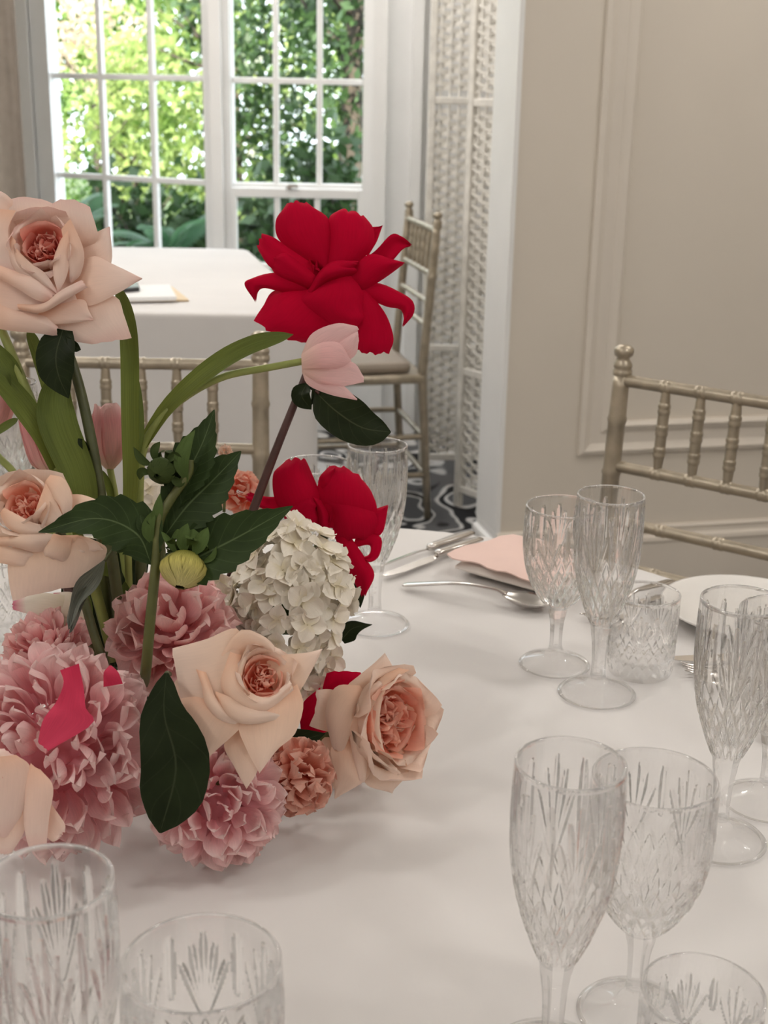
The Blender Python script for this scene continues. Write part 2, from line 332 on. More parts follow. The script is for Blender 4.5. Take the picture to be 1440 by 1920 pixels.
class Flower:
    """a cut flower: an Empty at its head, axes = right, up, towards the viewer; petals are given by where they reach"""
    def __init__(s, name, label, cat, cx, cy, z, group=None):
        s.z = z; s.s = z / FPX; s.c = (cx, cy); s.seed = int(cx * 7 + cy)
        M = Matrix.Translation(W(cx, cy, z)) @ CROT.to_4x4(); s.inv = M.inverted()
        s.o = thing(name, label, cat, mat=M, group=group)
    def L(s, x, y, d=0): return s.inv @ W(x, y, s.z * (1 - d / FPX))
    def petal(s, pts, half, shape=ROUND, N=(0, 0, 1), mat=None, name='petal', parent=None, **kw):
        s.seed += 1
        n = [Vector(q) for q in N] if isinstance(N[0], (tuple, list)) else Vector(N)
        me = petal_mesh(name, [s.L(*p) for p in pts], half * s.s, shape, n, mat, seed=s.seed, **kw)
        return obj(name, me, parent or s.o)
    def leaf(s, pts, half, N=(0, 0, 1), mat=None, shape=LEAF, teeth=0, **kw):
        kw.setdefault('nv', 41 if teeth else 17)
        return s.petal(pts, half, shape, N, mat or M_rleaf, 'leaf', teeth=teeth, **kw)
    def stem(s, pts, r, mat, name='stem', parent=None):
        P = [s.L(*p) for p in pts]; k = max(8, 6 * len(P))
        Q = [catmull(P, i / k) for i in range(k + 1)]
        R = [(r if not hasattr(r, '__len__') else r[0] + (r[1] - r[0]) * i / k) * s.s for i in range(k + 1)]
        return MB().tube(Q, R, 8).build(name, mat, parent or s.o, True)
    def core(s, x, y, R, axis, n, mat, depth=0.9, flat=1.0, clusters=5, d=0, mat2=None, top=0.0, span=(1.0, 1.35), seed=None, ncl=4):
        """heart of a garden rose: nested wrapping petals round little swirls of folded petals"""
        rnd = random.Random(seed if seed is not None else s.seed)
        ax = Vector(axis).normalized(); e1 = ax.orthogonal().normalized(); e2 = ax.cross(e1)
        o = s.L(x, y, d); R = R * s.s
        def P(r, ph, h): return o + (e1 * math.cos(ph) + e2 * math.sin(ph)) * r + ax * h
        def wrap(c0, rr, ph, h0, h1, sp, m, flare=0.05, wav=0.06, tipk=0.1):
            dirv = (e1 * math.cos(ph) + e2 * math.sin(ph))
            pts = [c0 + dirv * rr * 0.35 + ax * h0, c0 + dirv * rr * 0.95 + ax * (h0 * 0.55 + h1 * 0.45), c0 + dirv * rr + ax * (h0 * 0.15 + h1 * 0.85), c0 + dirv * rr * (1 + flare) + ax * h1]
            s.seed += 1
            me = petal_mesh('petal', pts, rr * sp, BROAD, -dirv, m, cup=sp, wav=wav, tip=tipk, seed=s.seed, nu=11, nv=9)
            obj('petal', me, s.o)
        for k in range(clusters):
            ph = 2 * PI * k / clusters + rnd.uniform(-.25, .25); rr = R * rnd.uniform(.24, .33)
            c0 = P(rr, ph, 0)
            for q in range(ncl):
                rad = R * (0.06 + 0.05 * q) * rnd.uniform(.85, 1.15)
                wrap(c0, rad, ph + rnd.uniform(-.5, .5) + (PI if q % 2 else 0), -depth * R * .8, R * (top - 0.30 + 0.05 * q + rnd.uniform(-.10, .10)), rnd.uniform(1.3, 1.9), mat, 0.22, 0.26)
        for i in range(n):
            q = i / max(n - 1, 1); rr = R * (0.50 + 0.50 * q); ph = i * 2.4 + rnd.uniform(-.2, .2)
            m = mat2 if (mat2 and q > 0.55) else mat
            wrap(o, rr, ph, -depth * R, R * (top - 0.26 + 0.34 * math.sin(q * PI * .75) + rnd.uniform(-.06, .06)), rnd.uniform(*span), m, 0.06 + 0.10 * q, 0.05, 0.12)

# ================================================================== THE ROOM
M_floor, nt, b = nmat('patterned_carpet')
tc = nd(nt, 'ShaderNodeTexCoord')
mp = nd(nt, 'ShaderNodeMapping'); mp.inputs['Scale'].default_value = (1, 1, 1); nt.links.new(tc.outputs['Object'], mp.inputs[0])
vo = nd(nt, 'ShaderNodeTexVoronoi', Scale=3.1); nt.links.new(mp.outputs[0], vo.inputs['Vector'])
wv = nd(nt, 'ShaderNodeTexNoise', Scale=3.6, Detail=0.5, Distortion=1.6); nt.links.new(mp.outputs[0], wv.inputs['Vector'])
r1 = ramp(nt, [(0.0, (0.11, 0.11, 0.115)), (0.34, (0.11, 0.11, 0.115)), (0.355, (0.70, 0.69, 0.68)), (0.40, (0.70, 0.69, 0.68)), (0.415, (0.010, 0.010, 0.012)), (0.50, (0.012, 0.012, 0.014)), (0.515, (0.66, 0.65, 0.64)), (0.545, (0.66, 0.65, 0.64)), (0.56, (0.13, 0.13, 0.135)), (0.66, (0.12, 0.12, 0.125)), (0.68, (0.02, 0.02, 0.02)), (1.0, (0.02, 0.02, 0.02))])
r1.color_ramp.interpolation = 'LINEAR'
nt.links.new(wv.outputs['Fac'], r1.inputs[0])
r2 = ramp(nt, [(0.0, (0.02, 0.02, 0.022)), (0.20, (0.03, 0.03, 0.03)), (0.24, (0.65, 0.64, 0.63)), (0.30, (0.6, 0.6, 0.6)), (0.33, (0.11, 0.11, 0.115)), (1.0, (0.11, 0.11, 0.115))])
nt.links.new(vo.outputs['Distance'], r2.inputs[0])
ng = nd(nt, 'ShaderNodeTexNoise', Scale=2.3, Detail=0.0); nt.links.new(mp.outputs[0], ng.inputs['Vector'])
st = nd(nt, 'ShaderNodeMapRange'); st.inputs['From Min'].default_value = 0.46; st.inputs['From Max'].default_value = 0.50; nt.links.new(ng.outputs[0], st.inputs[0])
nt.links.new(r1.outputs[0], b.inputs['Base Color']); b.inputs['Roughness'].default_value = 0.95
fb = nd(nt, 'ShaderNodeTexNoise', Scale=400.0); nt.links.new(tc.outputs['Object'], fb.inputs['Vector'])
bp = nd(nt, 'ShaderNodeBump', Strength=0.3, Distance=0.004); nt.links.new(fb.outputs[0], bp.inputs['Height']); nt.links.new(bp.outputs[0], b.inputs['Normal'])

struct(MB().box((-3.4, -6, -0.05), (3.6, 4.93, 0)).box((-3.4, 4.93, -0.05), (-1.15, 5.80, 0)).build('floor', M_floor))
struct(MB().box((-3.4, -6, 2.80), (3.6, 5.4, 2.88)).box((-3.4, 5.4, 2.80), (-1.3, 5.88, 2.88)).build('ceiling', M_ceil))
struct(MB().box((-3.5, -6, 0), (-3.4, 5.9, 2.8)).build('wall_left', M_wall))
struct(MB().box((3.5, -6, 0), (3.6, 5.0, 2.8)).build('wall_side', M_wall))
struct(MB().box((-3.5, -4.1, 0), (3.6, -4.0, 2.8)).build('wall_back', M_wall))

# right wall: a thick pier end (white reveal) and the beige panelled face running off to the right
SKH = 0.18
wc = T(937, 1000, SKH); wf = T(1440, 972, SKH); wb = T(880, 940, SKH)
wdir = Vector((wf.x - wc.x, wf.y - wc.y, 0)).normalized()
wnor = Vector((wdir.y, -wdir.x, 0))                  # towards the room
rdir = Vector((wb.x - wc.x, wb.y - wc.y, 0)).normalized()
c0 = Vector((wc.x, wc.y, 0)); cE = c0 + wdir * 3.4; b0 = c0 + rdir * 0.17; bE = cE - wnor * 0.30
def prism(poly, z0, z1):
    n = len(poly); v = [(p.x, p.y, z0) for p in poly] + [(p.x, p.y, z1) for p in poly]
    return MB().add(v, [tuple(range(n - 1, -1, -1)), tuple(range(n, 2 * n))] + [(i, (i + 1) % n, n + (i + 1) % n, n + i) for i in range(n)])
wr = struct(prism([c0, cE, bE, b0], 0, 2.8).build('wall_right', M_wall))
# white boarded reveal on the end of the pier
rn = Vector((-rdir.y, rdir.x, 0))
if rn.x > 0: rn = -rn
struct(prism([c0 + rn * 0.012 - wnor * -0.004, c0 + wnor * 0.004, b0, b0 + rn * 0.012], SKH, 2.8).build('trim_1', M_white))
def sweep_profile(path, prof, nor_of):
    """profile (out, z) swept along a floor path, mitred"""
    m = MB(); v = []; n = len(prof)
    for i, p in enumerate(path):
        o = nor_of[i]
        v += [(p.x + o.x * a, p.y + o.y * a, z) for a, z in prof]
    f = [(i * n + k, i * n + k + 1, (i + 1) * n + k + 1, (i + 1) * n + k) for i in range(len(path) - 1) for k in range(n - 1)]
    return m.add(v, f)
SKP = [(0.0, .182), (.007, .182), (.012, .176), (.009, .168), (.010, .158), (.020, .152), (.022, .142), (.018, .134), (.018, .0)]
mit = (wnor + rn) / (1 + wnor.dot(rn))
struct(sweep_profile([cE, c0], SKP, [wnor, mit]).build('baseboard_right', M_cream))
struct(sweep_profile([c0, b0], SKP, [mit, rn]).build('baseboard_end', M_white))
# wide panel moulding on the beige wall
def on_wall(px, py):
    d = ray(px, py); t = (c0 - CAM).dot(wnor) / d.dot(wnor); return CAM + d * t
q0 = on_wall(1082, 853); q1 = on_wall(1146, 792)
u0 = (q0 - c0).dot(wdir); u1 = (q1 - c0).dot(wdir); mw = (u1 - u0); 
zb = q0.z; uR = u0 + 1.25; zt = 2.30
MP = [(0, 0), (0.0, .010), (.012, .016), (.022, .010), (.030, .006), (mw - .030, .006), (mw - .022, .012), (mw - .010, .018), (mw, .010), (mw, 0)]
def frame_piece(a, bnd, inward):
    """one straight mitred length of moulding: a, bnd = outer corners (u,z); inward = unit (u,z)"""
    m = MB(); v = []; du = (bnd[0] - a[0], bnd[1] - a[1]); L = math.hypot(*du); e = (du[0] / L, du[1] / L)
    for w, h in MP:
        for base, sgn in ((a, 1), (bnd, -1)):
            uu = base[0] + inward[0] * w + sgn * e[0] * w; zz = base[1] + inward[1] * w + sgn * e[1] * w
            p = c0 + wdir * uu + wnor * h; v.append((p.x, p.y, zz))
    f = [(2 * i, 2 * i + 1, 2 * i + 3, 2 * i + 2) for i in range(len(MP) - 1)]
    return m.add(v, f)
pm = bpy.data.objects.new('trim_2', None); link(pm); struct(pm)
for a, bb, inn in [((u0, zt), (u0, zb), (1, 0)), ((u0, zb), (uR, zb), (0, 1)), ((uR, zb), (uR, zt), (-1, 0)), ((uR, zt), (u0, zt), (0, -1))]:
    frame_piece(a, bb, inn).build('moulding', M_cream, pm)

# ------------------------------------------------------------------ windows
WY = 4.93
LA = atY(97, 140, 5.21); LB = atY(386, 145, WY); RA = atY(432, 150, WY); RB = atY(683, 155, WY)
def framed(A, B):
    d = Vector((B.x - A.x, B.y - A.y, 0)); L = d.length; d.normalize()
    n = Vector((d.y, -d.x, 0))
    M = Matrix(((d.x, -n.x, 0, A.x), (d.y, -n.y, 0, A.y), (0, 0, 1, 0), (0, 0, 0, 1)))   # local: x along, y outward, z up
    return M, L
def window(name, A, B, sashes):
    """sashes: (z0, z1, y offset, stile, bottom rail, top rail, columns, [bar heights])"""
    M, L = framed(A, B)
    r = bpy.data.objects.new(name, None); link(r); r.matrix_world = M; struct(r)
    for z0, z1, yo, stl, rb, rt, cols, bars in sashes:
        y0, y1 = yo - .018, yo + .018
        for x in (0, L - stl): MB().box((x, y0, z0), (x + stl, y1, z1)).build('stile', M_white, r, bevel=.004)
        MB().box((stl, y0, z0), (L - stl, y1, z0 + rb)).build('rail', M_white, r, bevel=.004)
        MB().box((stl, y0, z1 - rt), (L - stl, y1, z1)).build('rail', M_white, r, bevel=.004)
        xs = [stl + (L - 2 * stl) * k / cols for k in range(cols + 1)]
        zs = [z0 + rb] + list(bars) + [z1 - rt]
        for x in xs[1:-1]: MB().box((x - .0105, yo - .012, z0 + rb), (x + .0105, yo + .012, z1 - rt)).build('muntin', M_white, r, bevel=.004)
        for z in bars: MB().box((stl, yo - .011, z - .0105), (L - stl, yo + .011, z + .0105)).build('muntin', M_white, r, bevel=.004)
        for i in range(cols):
            for j in range(len(zs) - 1):
                MB().box((xs[i], yo - .002, zs[j]), (xs[i + 1], yo + .002, zs[j + 1])).build('pane', M_pane, r)
    return r, L
w1, L1 = window('window_1', LA, LB, [(.42, 2.10, 0, .004, .05, .05, 3, [.54, .912, 1.272, 1.635])])
w2, L2 = window('window_2', RA, RB, [(.885, 2.10, .03, .004, .030, .05, 3, [1.269, 1.632]), (.42, .900, -.012, .018, .05, .034, 3, [.62])])
lk = MB().lathe([(0, .012), (.010, .012), (.012, .004), (.012, 0)], 12, (L2 * .44, -.028, .90)); lk.box((L2 * .44 - .004, -.040, .905), (L2 * .44 + .032, -.018, .914))
lk.build('sash_latch', M_steel, w2)
# far-left window glimpsed past the drape
LA2 = atY(10, 140, 5.45); LB2 = atY(48, 140, 5.30)
w3, L3 = window('window_3', LA2 - (LB2 - LA2) * 2, LB2, [(.42, 2.10, 0, .02, .05, .05, 3, [.912, 1.272, 1.635])])
# posts and casings between the windows, one piece each
def post(name, px0, px1, Y0, Y1, d0, d1, z0=0.0, z1=2.8):
    a = atY(px0, 250, Y0); b_ = atY(px1, 250, Y1)
    n = Vector((0, 1, 0))
    poly = [Vector((a.x, a.y + d0, 0)), Vector((b_.x, b_.y + d0, 0)), Vector((b_.x, b_.y + d1, 0)), Vector((a.x, a.y + d1, 0))]
    return struct(prism(poly, z0, z1).build(name, M_white))
post('trim_3', 46, 70, 5.30, 5.26, -.06, .16)
post('trim_4', 70, 100, 5.24, 5.20, -.02, .14)
post('trim_5', 386, 399, WY, WY, -.03, .12)
post('trim_6', 399, 420, WY, WY, -.065, .12)
post('trim_7', 420, 434, WY, WY, -.02, .12)
post('trim_8', 681, 700, WY, WY, -.03, .12)
post('trim_9', 700, 724, WY, WY, -.07, .12)
post('trim_10', 770, 790, 4.80, 4.80, -.02, .12)
x0 = atY(722, 250, WY).x
struct(MB().box((x0, WY - .02, 0), (3.5, WY + .12, 2.8)).build('wall_window', M_white))
# apron walls and headers under and over the windows
for nm, A, B, i in (('wall_apron_1', LA, LB, 0), ('wall_apron_2', RA, RB, 1), ('wall_apron_3', LA2 - (LB2 - LA2) * 2, LB2, 2)):
    M, L = framed(A, B)
    struct(MB().box((-.02, -.03, 0), (L + .02, .10, .42), M).build(nm, M_white))
    struct(MB().box((-.02, -.03, 2.10), (L + .02, .10, 2.8), M).build(nm.replace('apron', 'header'), M_white))
    struct(MB().box((-.01, -.07, .405), (L + .01, .0, .43), M).build('trim_%d' % (11 + i), M_white, bevel=.004))
wl = LA2 - (LB2 - LA2) * 2
struct(MB().box((-3.45, wl.y - .04, 0), (wl.x + .02, wl.y + .10, 2.8)).build('wall_window_left', M_white))
# drape at the far left
dr = MB(); n = 60; v = []
xe = atY(41, 250, 4.45).x
for zz in (0.01, 2.75):
    for k in range(n + 1):
        x = xe - 0.0125 * k; v.append((x, 4.45 + .028 * math.sin(k * .75) + .012 * math.sin(k * .31), zz))
for zz in (0.01, 2.75):
    for k in range(n + 1):
        x = xe - 0.0125 * k; v.append((x, 4.458 + .028 * math.sin(k * .75) + .012 * math.sin(k * .31), zz))
m_ = n + 1
dr.add(v, [(k, k + 1, m_ + k + 1, m_ + k) for k in range(n)] + [(2 * m_ + k + 1, 2 * m_ + k, 3 * m_ + k, 3 * m_ + k + 1) for k in range(n)] + [(0, m_, 3 * m_, 2 * m_)])
tag(dr.build('drape', M_drape, smooth=True), 'taupe floor-length drape hanging at the edge of the white windows', 'curtain')

# ================================================================== WOVEN SCREENS
def screen_panel(label, A, B, rib=.035, sl=.0105, pitch=.0172, amp=.004, H=2.0, eye=.0028):
    d = Vector((B[0] - A[0], B[1] - A[1], 0)); L = d.length
    r = thing('folding_screen', label, 'screen', (A[0], A[1], 0), math.atan2(d.y, d.x), group='woven screen panels')
    for x in (0, L): MB().box((x - .011, -.011, 0), (x + .011, .011, H)).build('post', M_wicker, r, bevel=.003)
    rails = [.06, .435, 1.22, H - .03]
    for z in rails: MB().box((.011, -.009, z - .011), (L - .011, .009, z + .011)).build('rail', M_wicker, r, bevel=.003)
    nr = int((L - .02) / rib); xs = [.011 + (L - .022) * (k + .5) / nr for k in range(nr)]
    for x in xs: MB().tube([(x, 0, .05), (x, 0, H - .03)], .0035, 6).build('rib', M_wicker, r, True)
    me = []
    for par in (0, 1):
        K = 6 * nr; v = []; f = []
        for k in range(K + 1):
            x = .011 + (L - .022) * k / K
            y = amp * math.sin(PI * (x - xs[0] + (L - .022) / nr / 2) / ((L - .022) / nr) + (PI if par else 0))
            ez = eye * math.sin(PI * (x - xs[0]) / ((L - .022) / nr) + (PI if par else 0))
            for (dy, dz) in ((-.0012, -sl / 2), (-.0012, sl / 2), (.0012, sl / 2), (.0012, -sl / 2)): v.append((x, y + dy, dz + ez))
        for k in range(K):
            for c in range(4): f.append((4 * k + c, 4 * k + (c + 1) % 4, 4 * k + 4 + (c + 1) % 4, 4 * k + 4 + c))
        me.append(mesh_from('slat', v, f, M_wicker, False))
    k = 0; z = .085
    while z < H - .05:
        if all(abs(z - q) > .018 for q in rails):
            o = obj('slat', me[k % 2], r); o.location.z = z
        k += 1; z += pitch
    return r
ra = atY(797, 640, 4.35); sa = T(856, 948, 0)
screen_panel('white woven wicker screen panel standing flat behind the small gold side chair', (ra.x, 4.35), (ra.x + .29, 4.36), rib=.030, sl=.0135)
screen_panel('white woven wicker screen panel with open square weave beside the beige wall', (sa.x + .004, sa.y), (sa.x + .215, sa.y - .27), rib=.030, sl=.0088, eye=.0042)

# ================================================================== THE GARDEN OUTSIDE
M_lawn = plain('garden_soil_and_grass', (0.06, 0.09, 0.03), 0.95, var=0.4, scale=6)
struct(MB().box((-8, 5.45, -0.35), (8, 22, -0.25)).build('ground_garden', M_lawn))
M_bark = plain('bark', (0.060, 0.048, 0.036), 0.9, var=0.4, scale=20, bump=0.5, bscale=25)
def fol_mat(name, c1, c2, trans=0.5):
    m, nt, b = nmat(name)
    tc = nd(nt, 'ShaderNodeTexCoord'); nz = nd(nt, 'ShaderNodeTexNoise', Scale=3.5, Detail=3.0); nt.links.new(tc.outputs['Object'], nz.inputs['Vector'])
    rp = ramp(nt, [(0.35, c1), (0.65, c2)]); nt.links.new(nz.outputs[0], rp.inputs[0])
    nt.links.new(rp.outputs[0], b.inputs['Base Color']); b.inputs['Roughness'].default_value = 0.35
    tr = nd(nt, 'ShaderNodeBsdfTranslucent'); nt.links.new(rp.outputs[0], tr.inputs[0])
    mx = nd(nt, 'ShaderNodeMixShader'); mx.inputs[0].default_value = trans
    nt.links.new(b.outputs[0], mx.inputs[1]); nt.links.new(tr.outputs[0], mx.inputs[2]); nt.links.new(mx.outputs[0], nt.nodes['Material Output'].inputs[0])
    return m
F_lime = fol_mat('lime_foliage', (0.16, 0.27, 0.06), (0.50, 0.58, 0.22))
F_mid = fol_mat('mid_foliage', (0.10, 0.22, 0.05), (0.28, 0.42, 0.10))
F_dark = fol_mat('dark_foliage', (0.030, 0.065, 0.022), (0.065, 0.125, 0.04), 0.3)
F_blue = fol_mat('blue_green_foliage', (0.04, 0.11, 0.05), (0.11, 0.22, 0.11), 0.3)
F_pink = fol_mat('pale_blossom', (0.62, 0.48, 0.36), (0.80, 0.66, 0.55))
rg = np.random.default_rng(5)
def leaf_cloud(name, c, rad, n, size, mat, parent, shell=0.55, clumps=14):
    """n leaf blades gathered in clumps inside an ellipsoid, one mesh"""
    cl = rg.normal(size=(clumps, 3)); cl /= np.linalg.norm(cl, axis=1)[:, None]; cl *= rg.uniform(shell, 1.0, (clumps, 1))
    p = cl[rg.integers(0, clumps, n)] + rg.normal(scale=.24, size=(n, 3))
    nn_ = np.linalg.norm(p, axis=1)[:, None]; p = p * np.minimum(1, 1.08 / nn_) * np.array(rad)
    a = rg.normal(size=(n, 3)); a[:, 2] -= .5; a /= np.linalg.norm(a, axis=1)[:, None]
    b_ = np.cross(a, rg.normal(size=(n, 3))); b_ /= np.linalg.norm(b_, axis=1)[:, None]
    s = size * rg.uniform(.6, 1.3, (n, 1))
    V = np.stack([p, p + a * s * .5 + b_ * s * .28, p + a * s, p + a * s * .5 - b_ * s * .28], 1).reshape(-1, 3) + np.array(c)
    F = [(4 * i, 4 * i + 1, 4 * i + 2, 4 * i + 3) for i in range(n)]
    o = obj(name, mesh_from(name, V.tolist(), F, mat, False), parent); o['kind'] = 'stuff'
    return o
def garden_tree(name, label, x, y, h, rad, n, size, mat, tr=.05, lean=0.0, cat='tree', group=None, cz=None, ground=-.25, clumps=16):
    r = thing(name, label, cat, (x, y, ground), 0, group)
    MB().tube([(0, 0, 0), (lean * .3, 0, h * .4), (lean, 0, h * .95)], [tr, tr * .85, tr * .4], 8).build('trunk', M_bark, r, True)
    bm_ = MB()
    for k in range(6):
        a = k * 1.05 + x; z = h * (.45 + .08 * k)
        bm_.tube([(lean * .5, 0, z), (lean * .5 + math.cos(a) * rad[0] * .4, math.sin(a) * rad[1] * .4, z + .12), (lean * .5 + math.cos(a) * rad[0] * .8, math.sin(a) * rad[1] * .8, z + .30)], [tr * .4, tr * .25, tr * .1], 5)
    bm_.build('branch', M_bark, r, True)
    leaf_cloud('foliage', (lean, 0, cz if cz is not None else h), rad, n, size, mat, r, clumps=clumps)
    return r
def fern(label, x, y, n, L, mat, ground=-.25, h0=.05, seed=0):
    rr = random.Random(seed); r = thing('fern', label, 'fern', (x, y, ground), 0, 'ferns under the windows')
    MB().lathe([(0.001, .0), (.05, .0), (.045, h0), (.001, h0 + .02)], 8).build('crown', M_bark, r, True)
    V = []; F = []; K = 22
    for k in range(1, K + 1):
        t = k / K; px = L * t; pz = L * (0.75 * t - 0.62 * t * t); w = L * .20 * math.sin(PI * min(1, .12 + t * .88)) ** .8
        for sgn in (-1, 1):
            i = len(V); V += [(px, 0, pz), (px + w * .25 + .012, sgn * w * .5, pz - w * .06 + .006), (px + w * .45, sgn * w, pz - w * .22), (px + w * .25 - .016, sgn * w * .5, pz - w * .06)]
            F.append((i, i + 1, i + 2, i + 3))
    i = len(V); V += [(0, -.004, 0), (0, .004, 0), (L * .5, .003, L * .22), (L * .5, -.003, L * .22), (L, 0, L * .13)]; F += [(i, i + 1, i + 2, i + 3), (i + 3, i + 2, i + 4)]
    me = mesh_from('frond', V, F, mat, False)
    for k in range(n):
        o = obj('frond', me, r); s = rr.uniform(.75, 1.15); o.scale = (s, s, s * rr.uniform(.7, 1.6)); o.location.z = h0
        o.rotation_euler = (rr.uniform(-.2, .2), rr.uniform(-.55, .05), k * 2 * PI / n + rr.uniform(-.25, .25))
# far sunlit hedge of small trees
i = 0
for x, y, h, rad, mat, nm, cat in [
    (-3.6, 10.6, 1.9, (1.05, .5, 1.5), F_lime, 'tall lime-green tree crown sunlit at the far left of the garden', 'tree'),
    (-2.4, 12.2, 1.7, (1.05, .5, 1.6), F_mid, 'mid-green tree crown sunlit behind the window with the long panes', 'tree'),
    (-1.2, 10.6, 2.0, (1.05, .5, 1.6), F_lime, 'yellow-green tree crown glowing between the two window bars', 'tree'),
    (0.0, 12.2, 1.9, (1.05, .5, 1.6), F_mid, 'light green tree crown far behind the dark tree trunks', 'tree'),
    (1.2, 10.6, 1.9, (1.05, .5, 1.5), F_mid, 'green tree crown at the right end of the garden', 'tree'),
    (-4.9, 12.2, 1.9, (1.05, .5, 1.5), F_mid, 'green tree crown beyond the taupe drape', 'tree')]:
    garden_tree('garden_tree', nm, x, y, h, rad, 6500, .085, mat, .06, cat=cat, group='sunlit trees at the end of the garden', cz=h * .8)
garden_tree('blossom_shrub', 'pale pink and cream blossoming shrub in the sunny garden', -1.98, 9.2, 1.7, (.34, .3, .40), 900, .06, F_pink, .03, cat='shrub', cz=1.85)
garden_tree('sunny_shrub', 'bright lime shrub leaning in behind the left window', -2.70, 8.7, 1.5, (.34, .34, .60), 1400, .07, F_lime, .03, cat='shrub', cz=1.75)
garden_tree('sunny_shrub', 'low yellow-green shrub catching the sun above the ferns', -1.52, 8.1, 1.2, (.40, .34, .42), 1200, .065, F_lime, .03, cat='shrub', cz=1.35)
# shaded dark trees close to the right window
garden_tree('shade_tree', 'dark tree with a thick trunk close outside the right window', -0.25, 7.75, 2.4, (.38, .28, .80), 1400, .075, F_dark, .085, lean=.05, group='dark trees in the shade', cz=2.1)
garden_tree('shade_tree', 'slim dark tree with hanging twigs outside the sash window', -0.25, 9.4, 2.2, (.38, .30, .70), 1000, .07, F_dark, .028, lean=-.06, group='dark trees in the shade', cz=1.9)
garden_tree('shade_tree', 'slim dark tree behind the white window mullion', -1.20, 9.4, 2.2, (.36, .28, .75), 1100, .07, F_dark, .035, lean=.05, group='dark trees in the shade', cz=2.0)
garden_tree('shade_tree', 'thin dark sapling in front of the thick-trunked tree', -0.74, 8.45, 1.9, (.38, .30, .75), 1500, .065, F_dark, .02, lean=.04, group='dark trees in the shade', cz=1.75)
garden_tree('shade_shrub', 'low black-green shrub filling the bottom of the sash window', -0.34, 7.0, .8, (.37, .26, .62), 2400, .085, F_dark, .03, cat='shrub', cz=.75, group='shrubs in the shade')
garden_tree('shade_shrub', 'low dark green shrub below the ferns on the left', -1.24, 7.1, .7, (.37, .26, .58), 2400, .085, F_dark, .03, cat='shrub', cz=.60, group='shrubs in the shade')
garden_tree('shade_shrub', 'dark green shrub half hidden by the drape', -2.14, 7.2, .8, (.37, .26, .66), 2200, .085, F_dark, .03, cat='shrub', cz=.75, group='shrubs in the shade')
for k, (x, y, L, lb) in enumerate([(-0.98, 6.0, .36, 'blue-green fern arching behind the middle panes of the left window'), (-1.52, 6.36, .33, 'feathery fern close behind the left window frame'),
                                   (-0.48, 6.20, .28, 'small fern in the shade of the sash window'), (-2.20, 6.45, .34, 'fern spreading beside the white window post')]):
    fern(lb, x, y, 11, L, F_blue, ground=-.25 + .0, h0=.75 if k != 2 else .55, seed=k)

# ================================================================== THE TABLE
TC = Vector((-0.062, 1.019, 0)); TR = 0.526; TZ = 0.75
t = thing('round_table', 'round banquet table hidden under the white cloth in front', 'table', TC)
tt = prism([Vector((.97 * TR * math.cos(2 * PI * k / 64), .97 * TR * math.sin(2 * PI * k / 64) * (1 if k < 32 else 1.34), 0)) for k in range(64)], .715, .742).build('table_top', M_wood, t)
MB().lathe([(.001, .715), (.035, .715), (.03, .40), (.04, .05), (.22, .03), (.22, .0), (.001, 0)], 24).build('pedestal', M_wood, t, True)
def cloth(name, outline, z, drop, mat, folds, amp, parent=None, rings=26, wr=.0016, seed=0.0):
    """cloth top and hanging folds over a star-shaped outline"""
    n = len(outline); c = Vector((sum(p[0] for p in outline) / n, sum(p[1] for p in outline) / n, 0)); V = []; F = []
    cum = [0]
    for i in range(n): cum.append(cum[-1] + (Vector(outline[(i + 1) % n]) - Vector(outline[i])).length)
    prof = [(k / rings, 0) for k in range(1, rings + 1)] + [(1.0, .004), (1.0, .012), (1.0, .03), (1.0, .08), (1.0, .16)] + [(1.0, .25 + (drop - .25) * k / 3) for k in (range(1, 4) if drop > .3 else [])] + ([(1.0, .25)] if drop <= .3 else [])
    V.append((c.x, c.y, z))
    for a, dn in prof:
        for i, p in enumerate(outline):
            d = Vector((p[0] - c.x, p[1] - c.y, 0)); r_ = d.length; d.normalize(); q = c + d * r_ * a
            f_ = min(dn / .2, 1.0); out = .004 * min(dn / .004, 1) + f_ * (amp * (math.sin(folds * cum[i] + 1.3 * math.sin(cum[i] * 3.1)) * .6 + .7) * (.35 + .65 * dn / drop))
            zz = z - dn + (wr * (mnoise.noise(Vector((q.x * 5 + seed, q.y * 5, 0))) + .5 * mnoise.noise(Vector((q.x * 14, q.y * 14 + seed, 3)))) if dn == 0 and a < .97 else 0)
            V.append((q.x + d.x * out, q.y + d.y * out, zz))
    F += [(0, 1 + i, 1 + (i + 1) % n) for i in range(n)]
    for k in range(len(prof) - 1):
        for i in range(n): F.append((1 + k * n + i, 1 + (k + 1) * n + i, 1 + (k + 1) * n + (i + 1) % n, 1 + k * n + (i + 1) % n))
    return obj(name, mesh_from(name, V, F, mat, True), parent)
ol = [(TC.x + TR * math.cos(2 * PI * k / 180), TC.y + TR * math.sin(2 * PI * k / 180) * (1 if k < 90 else 1.34)) for k in range(180)]
tag(cloth('tablecloth', ol, TZ, .25, M_cloth, 26, .02, rings=44, wr=.0011), 'white tablecloth on the round table carrying the flowers and crystal', 'tablecloth')
